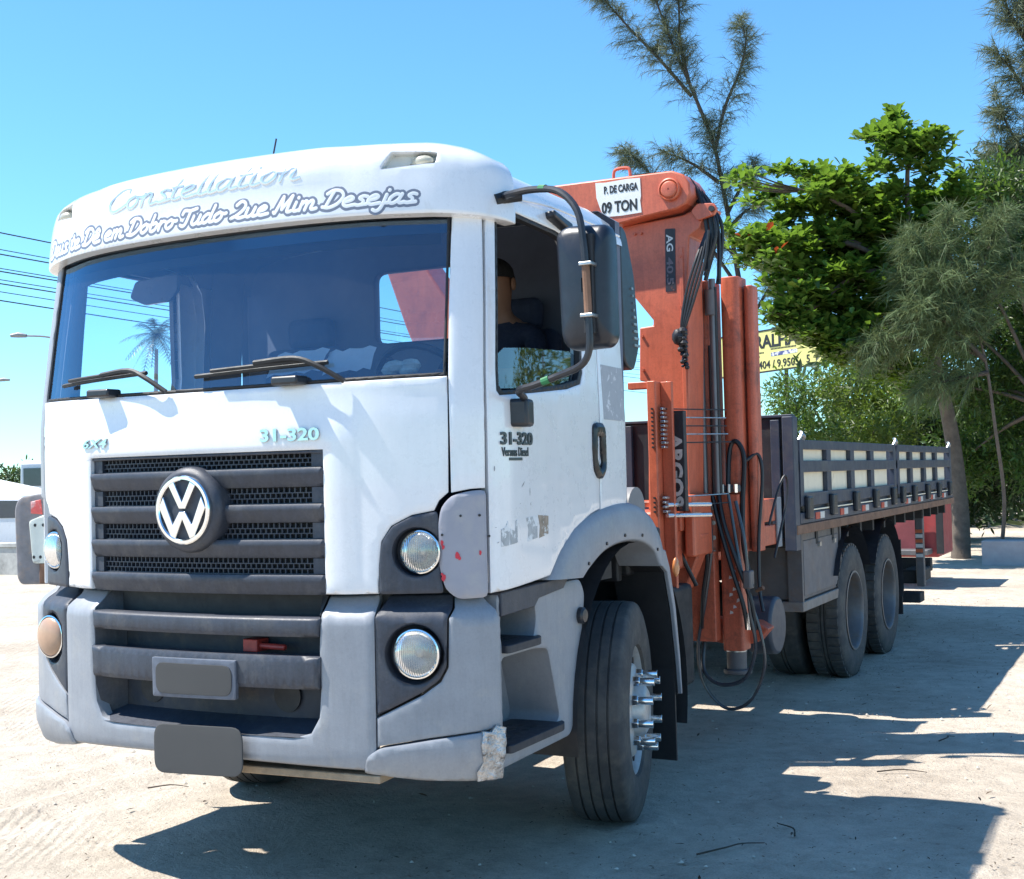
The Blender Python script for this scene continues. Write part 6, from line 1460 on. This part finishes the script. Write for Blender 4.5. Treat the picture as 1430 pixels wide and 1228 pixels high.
# coconut palm far beyond, seen through the cab windows
pt = tag(empty('coconut_palm', (-52.9, 56.6, 0)), 'slender coconut palm seen through the cab windows', 'palm')
MB().tube([(0, 0, -.05), (.15, 0, 3.), (.1, 0, 6.5), (.24, 0, 10.1)], [.19, .11], 10).build('trunk', mat('palm_trunk', (.20, .17, .14), .9), pt)
pm_ = leaf_mat('palm_leaf', (.035, .055, .016), (.06, .09, .02), .4, .4, .15)
for k in range(26):
    az = k*2.4+.3; el = 1.2-.078*k+rng.uniform(-.1, .1); L_ = rng.uniform(2.0, 2.5)
    d0 = np.array([math.cos(az)*math.cos(el), math.sin(az)*math.cos(el), math.sin(el)]); vs = []; fs = []
    mid = [np.array([.24, 0, 11.0])+d0*L_*s_+np.array([.18*s_*s_, -.05*s_*s_, -.75*L_*s_*s_*.62]) for s_ in np.linspace(0, 1, 15)]
    for i in range(1, 15):
        t_ = mid[i]-mid[i-1]; t_ /= np.linalg.norm(t_); sd = np.cross(t_, [0, 0, 1]); sd /= np.linalg.norm(sd)+1e-9
        w_ = .60*math.sin(math.pi*min(1, .12+.88*i/15))**.6
        for sg_ in (-1, 1):
            for q_ in range(2):
                b0 = mid[i-1]+t_*(.0+.07*q_); tip = b0+sd*sg_*w_*rng.uniform(.75, 1.1)+t_*.22+np.array([0, 0, -.34*w_*rng.uniform(.6, 1.5)]); n0 = len(vs); vs += [b0-t_*.022, b0+t_*.022, tip]; fs.append((n0, n0+1, n0+2))
        n0 = len(vs); vs += [mid[i-1]-sd*.02, mid[i-1]+sd*.02, mid[i]+sd*.015, mid[i]-sd*.015]; fs.append((n0, n0+1, n0+2, n0+3))
    mesh_obj('frond', vs, fs, pm_, pt, smooth=False)
# low wall, kiosk, tent, bus, car and far trees by the road
tag(MB().box(-34, -13.6, 13.0, 13.25, -.05, .52).box(-34, -13.6, 12.97, 13.28, .52, .60).build('low_wall', mat('wall_plaster', (.42, .42, .40), .9, 0, 0, .15, 1.5, dirt=(.22, .22, .21), dirt_scale=1.2, dirt_lo=.48, dirt_hi=.7), bevel=.01), 'low grey plastered wall along the edge of the lot', 'wall')
ks = tag(empty('kiosk', (-23.6, 19.6, 0)), 'open roadside kiosk with blue posts and hanging goods behind the low wall', 'kiosk')
MB().box(-3.5, 3.5, -.4, 2.6, 1.34, 1.46).build('roof', mat('kiosk_roof', (.40, .42, .42), .7, 0, 0, .15, 2), ks, bevel=.02)
MB().box(-3.4, 3.4, 2.4, 2.55, 0, 1.34).build('back_wall', mat('kiosk_wall', (.16, .20, .26), .9, 0, 0, .2, 2), ks)
for x in (-3.2, -1.0, 1.1, 3.2): MB().box(x-.06, x+.06, -.35, -.23, 0, 1.34).build('post', mat('kiosk_blue', (.03, .16, .50), .5), ks, bevel=.01)
MB().box(-3.3, 3.3, -.38, -.32, .30, .38).build('rail', white, ks); MB().box(-3.3, 3.3, -.38, -.32, .12, .20).build('rail', white, ks)
gcols = [(.05, .08, .16), (.5, .5, .5), (.35, .06, .06), (.08, .12, .2), (.55, .45, .3), (.12, .12, .14)]
for k in range(34):
    x = -3.0+k*.185; gz = rng.uniform(.75, 1.3); hh_ = rng.uniform(.25, .6)
    MB().box(x, x+rng.uniform(.1, .17), rng.uniform(.2, 1.6), 1.9, max(.35, gz-hh_), gz).build('hanging_goods', mat('goods%d' % (k % 6), gcols[k % 6], .8, 0, 0, .3, 8), ks, bevel=.02)
cn = tag(empty('canopy_tent', (-33.4, 27.2, 0)), 'white peaked canopy tent beyond the kiosk', 'tent')
MB().add([(-2, -2, 1.35), (2, -2, 1.35), (2, 2, 1.35), (-2, 2, 1.35), (0, 0, 2.05)], [(0, 1, 4), (1, 2, 4), (2, 3, 4), (3, 0, 4), (3, 2, 1, 0)]).build('canopy', mat('tent_white', (.78, .78, .76), .7, 0, 0, .03, 2), cn, smooth=False)
for x in (-1.9, 1.9):
    for y in (-1.9, 1.9): MB().cyl((x, y, 0), (x, y, 1.4), .03, 8).build('leg', lampm, cn)
bus = tag(empty('bus', (-42.5, 39.8, 0)), 'silver bus with a row of dark windows passing behind the kiosk', 'bus'); bus.rotation_euler = (0, 0, .46)
bsh = mat('bus_silver', (.50, .52, .54), .35, .3, .2, .05, 2)
sec = rounded([(-1.2, .45), (1.2, .45), (1.22, 1.9), (1.15, 2.75), (.95, 2.92), (-.95, 2.92), (-1.15, 2.75), (-1.22, 1.9)], .08, 3)
MB().prism([(y, z) for y, z in sec], 'x', -2.0, 7.0).build('body', bsh, bus, bevel=.05)
bgl = mat('bus_glass', (.03, .05, .07), .1, 0, .5)
for k in range(7):
    x = -1.85+k*1.25; MB().box(x, x+1.13, -1.235, -1.20, 1.72, 2.55).build('window', bgl, bus, bevel=.02)
MB().box(-2.02, -1.99, -1.0, 1.0, 1.4, 2.6).build('windscreen', bgl, bus)
for x in (-.6, 5.0): MB().cyl((x, -1.15, .48), (x, 1.15, .48), .48, 20).build('wheel', tyre_m, bus)
MB().box(-2.0, 7.0, -1.24, -1.22, 1.35, 1.48).build('stripe', mat('bus_stripe', (.04, .12, .30), .4), bus)
# small white car at the wall
car = tag(empty('car', (-18.6, 15.6, 0)), 'white hatchback parked behind the low wall', 'car'); car.rotation_euler = (0, 0, .2)
cs = [(-2.0, .35), (2.0, .35), (2.05, .70), (1.95, .88), (1.15, 1.0), (.55, 1.45), (-1.2, 1.48), (-1.85, 1.0), (-2.05, .75)]
MB().prism(rounded(cs, .08, 3), 'y', -.85, .85).build('body', white, car, bevel=.08, seg=3)
MB().prism([(1.05, 1.02), (.52, 1.38), (-1.1, 1.41), (-1.6, 1.02)], 'y', -.862, .862).build('window', bgl, car)
for x in (-1.3, 1.3): MB().cyl((x, -.87, .31), (x, .87, .31), .31, 20).build('wheel', tyre_m, car)
for y in (-.6, .6): MB().ball((2.02, y, .72), .1, 10, (.4, 1.4, .7)).build('headlight', lens_m, car)
# line of trees far behind the road
for k, (x, y, h_) in enumerate(((-84.4, 74.2, 3.3), (-88, 72.5, 2.9), (-80.5, 76.5, 4.0))):
    broadleaf('roadside_tree', 'tree', (x, y, 0), (x, y, h_*.5), [(x, y, h_*.75, 2.4, h_*.3), (x+1.5, y+.5, h_*.6, 2.0, h_*.28), (x-1.6, y, h_*.62, 1.9, h_*.26)], 26, ('round green treetop showing just above the bus roof', 'low green treetop beside the white canopy tent', 'taller green treetop behind the bus where the cab hides it')[k], 'far roadside trees', .55, 'far_wood_leaf', r0=.15)
# ---- litter on the sand
twm = mat('twig_brown', (.055, .04, .03), .9)
TW = [((1.62, .92), .35, .9, 'thin dark twig lying in the shade of the cab'), ((1.93, 1.35), .22, 2.2, 'small hooked twig lying past the cab shadow'), ((2.02, 2.70), .26, .3, 'pale stick lying on the lit strip of sand by the crane shadow'), ((-1.5, .95), .22, .5, 'short dark stick on the bright sand in front of the wheel'), ((2.2, 3.6), .18, 1.2, 'short twig on the sand beside the bed shadow')]
for (x, y), L_, a, lab in TW:
    d = Vector((math.cos(a), math.sin(a), 0))*L_
    p = Vector((x, y, .008)); tag(MB().tube([p, p+d*.35+Vector((.02, .01, .012)), p+d*.7+Vector((-.015, .01, .008)), p+d], [.0045, .002], 6).build('twig', twm), lab, 'twig')
P = []; D = []; Z = []
for k in range(22000):
    x = rng.uniform(-4.5, 5); y = rng.uniform(-1.6, 12)
    if fbm2(x*.9, y*.9, 21, 2) < rng.uniform(-.5, 1.0): continue
    P.append((x, y, rng.uniform(.012, .022))); D.append((rng.normal(), rng.normal(), rng.normal()*.18)); Z.append(rng.uniform(.007, .026) if rng.uniform() < .98 else rng.uniform(.03, .06))
lt = leaves_mesh('leaf_litter', np.array(P), np.array(D), np.array(Z), leaf_mat('dry_leaf', (.10, .07, .045), (.1, .06, .03), .8, .5, .1), None, T=LEAF_N, roll=rng.uniform(-.4, .4, len(P)), kind='stuff')
tag(lt, 'scattered dry leaf crumbs on the sand around the truck', 'leaf litter')
P = []; D = []; Z = []
for k in range(700):
    x = rng.uniform(-4.5, 5); y = rng.uniform(-1.6, 10); P.append((x, y, .004)); Z.append(rng.uniform(.004, .014))
pv = MB()
for p, z in zip(P, Z): pv.add([Vector(p)+Vector((math.cos(a)*z*rng.uniform(.7, 1.3), math.sin(a)*z*rng.uniform(.7, 1.3), 0)) for a in (0, 1.26, 2.5, 3.77, 5.0)]+[Vector(p)+Vector((0, 0, z*.7))], [(i, (i+1) % 5, 5) for i in range(5)])
tag(pv.build('pebbles', mat('pebble_pale', (.52, .47, .40), .9, 0, 0, .25, 40), smooth=False), 'small pale pebbles strewn over the sand', 'pebbles', kind='stuff')
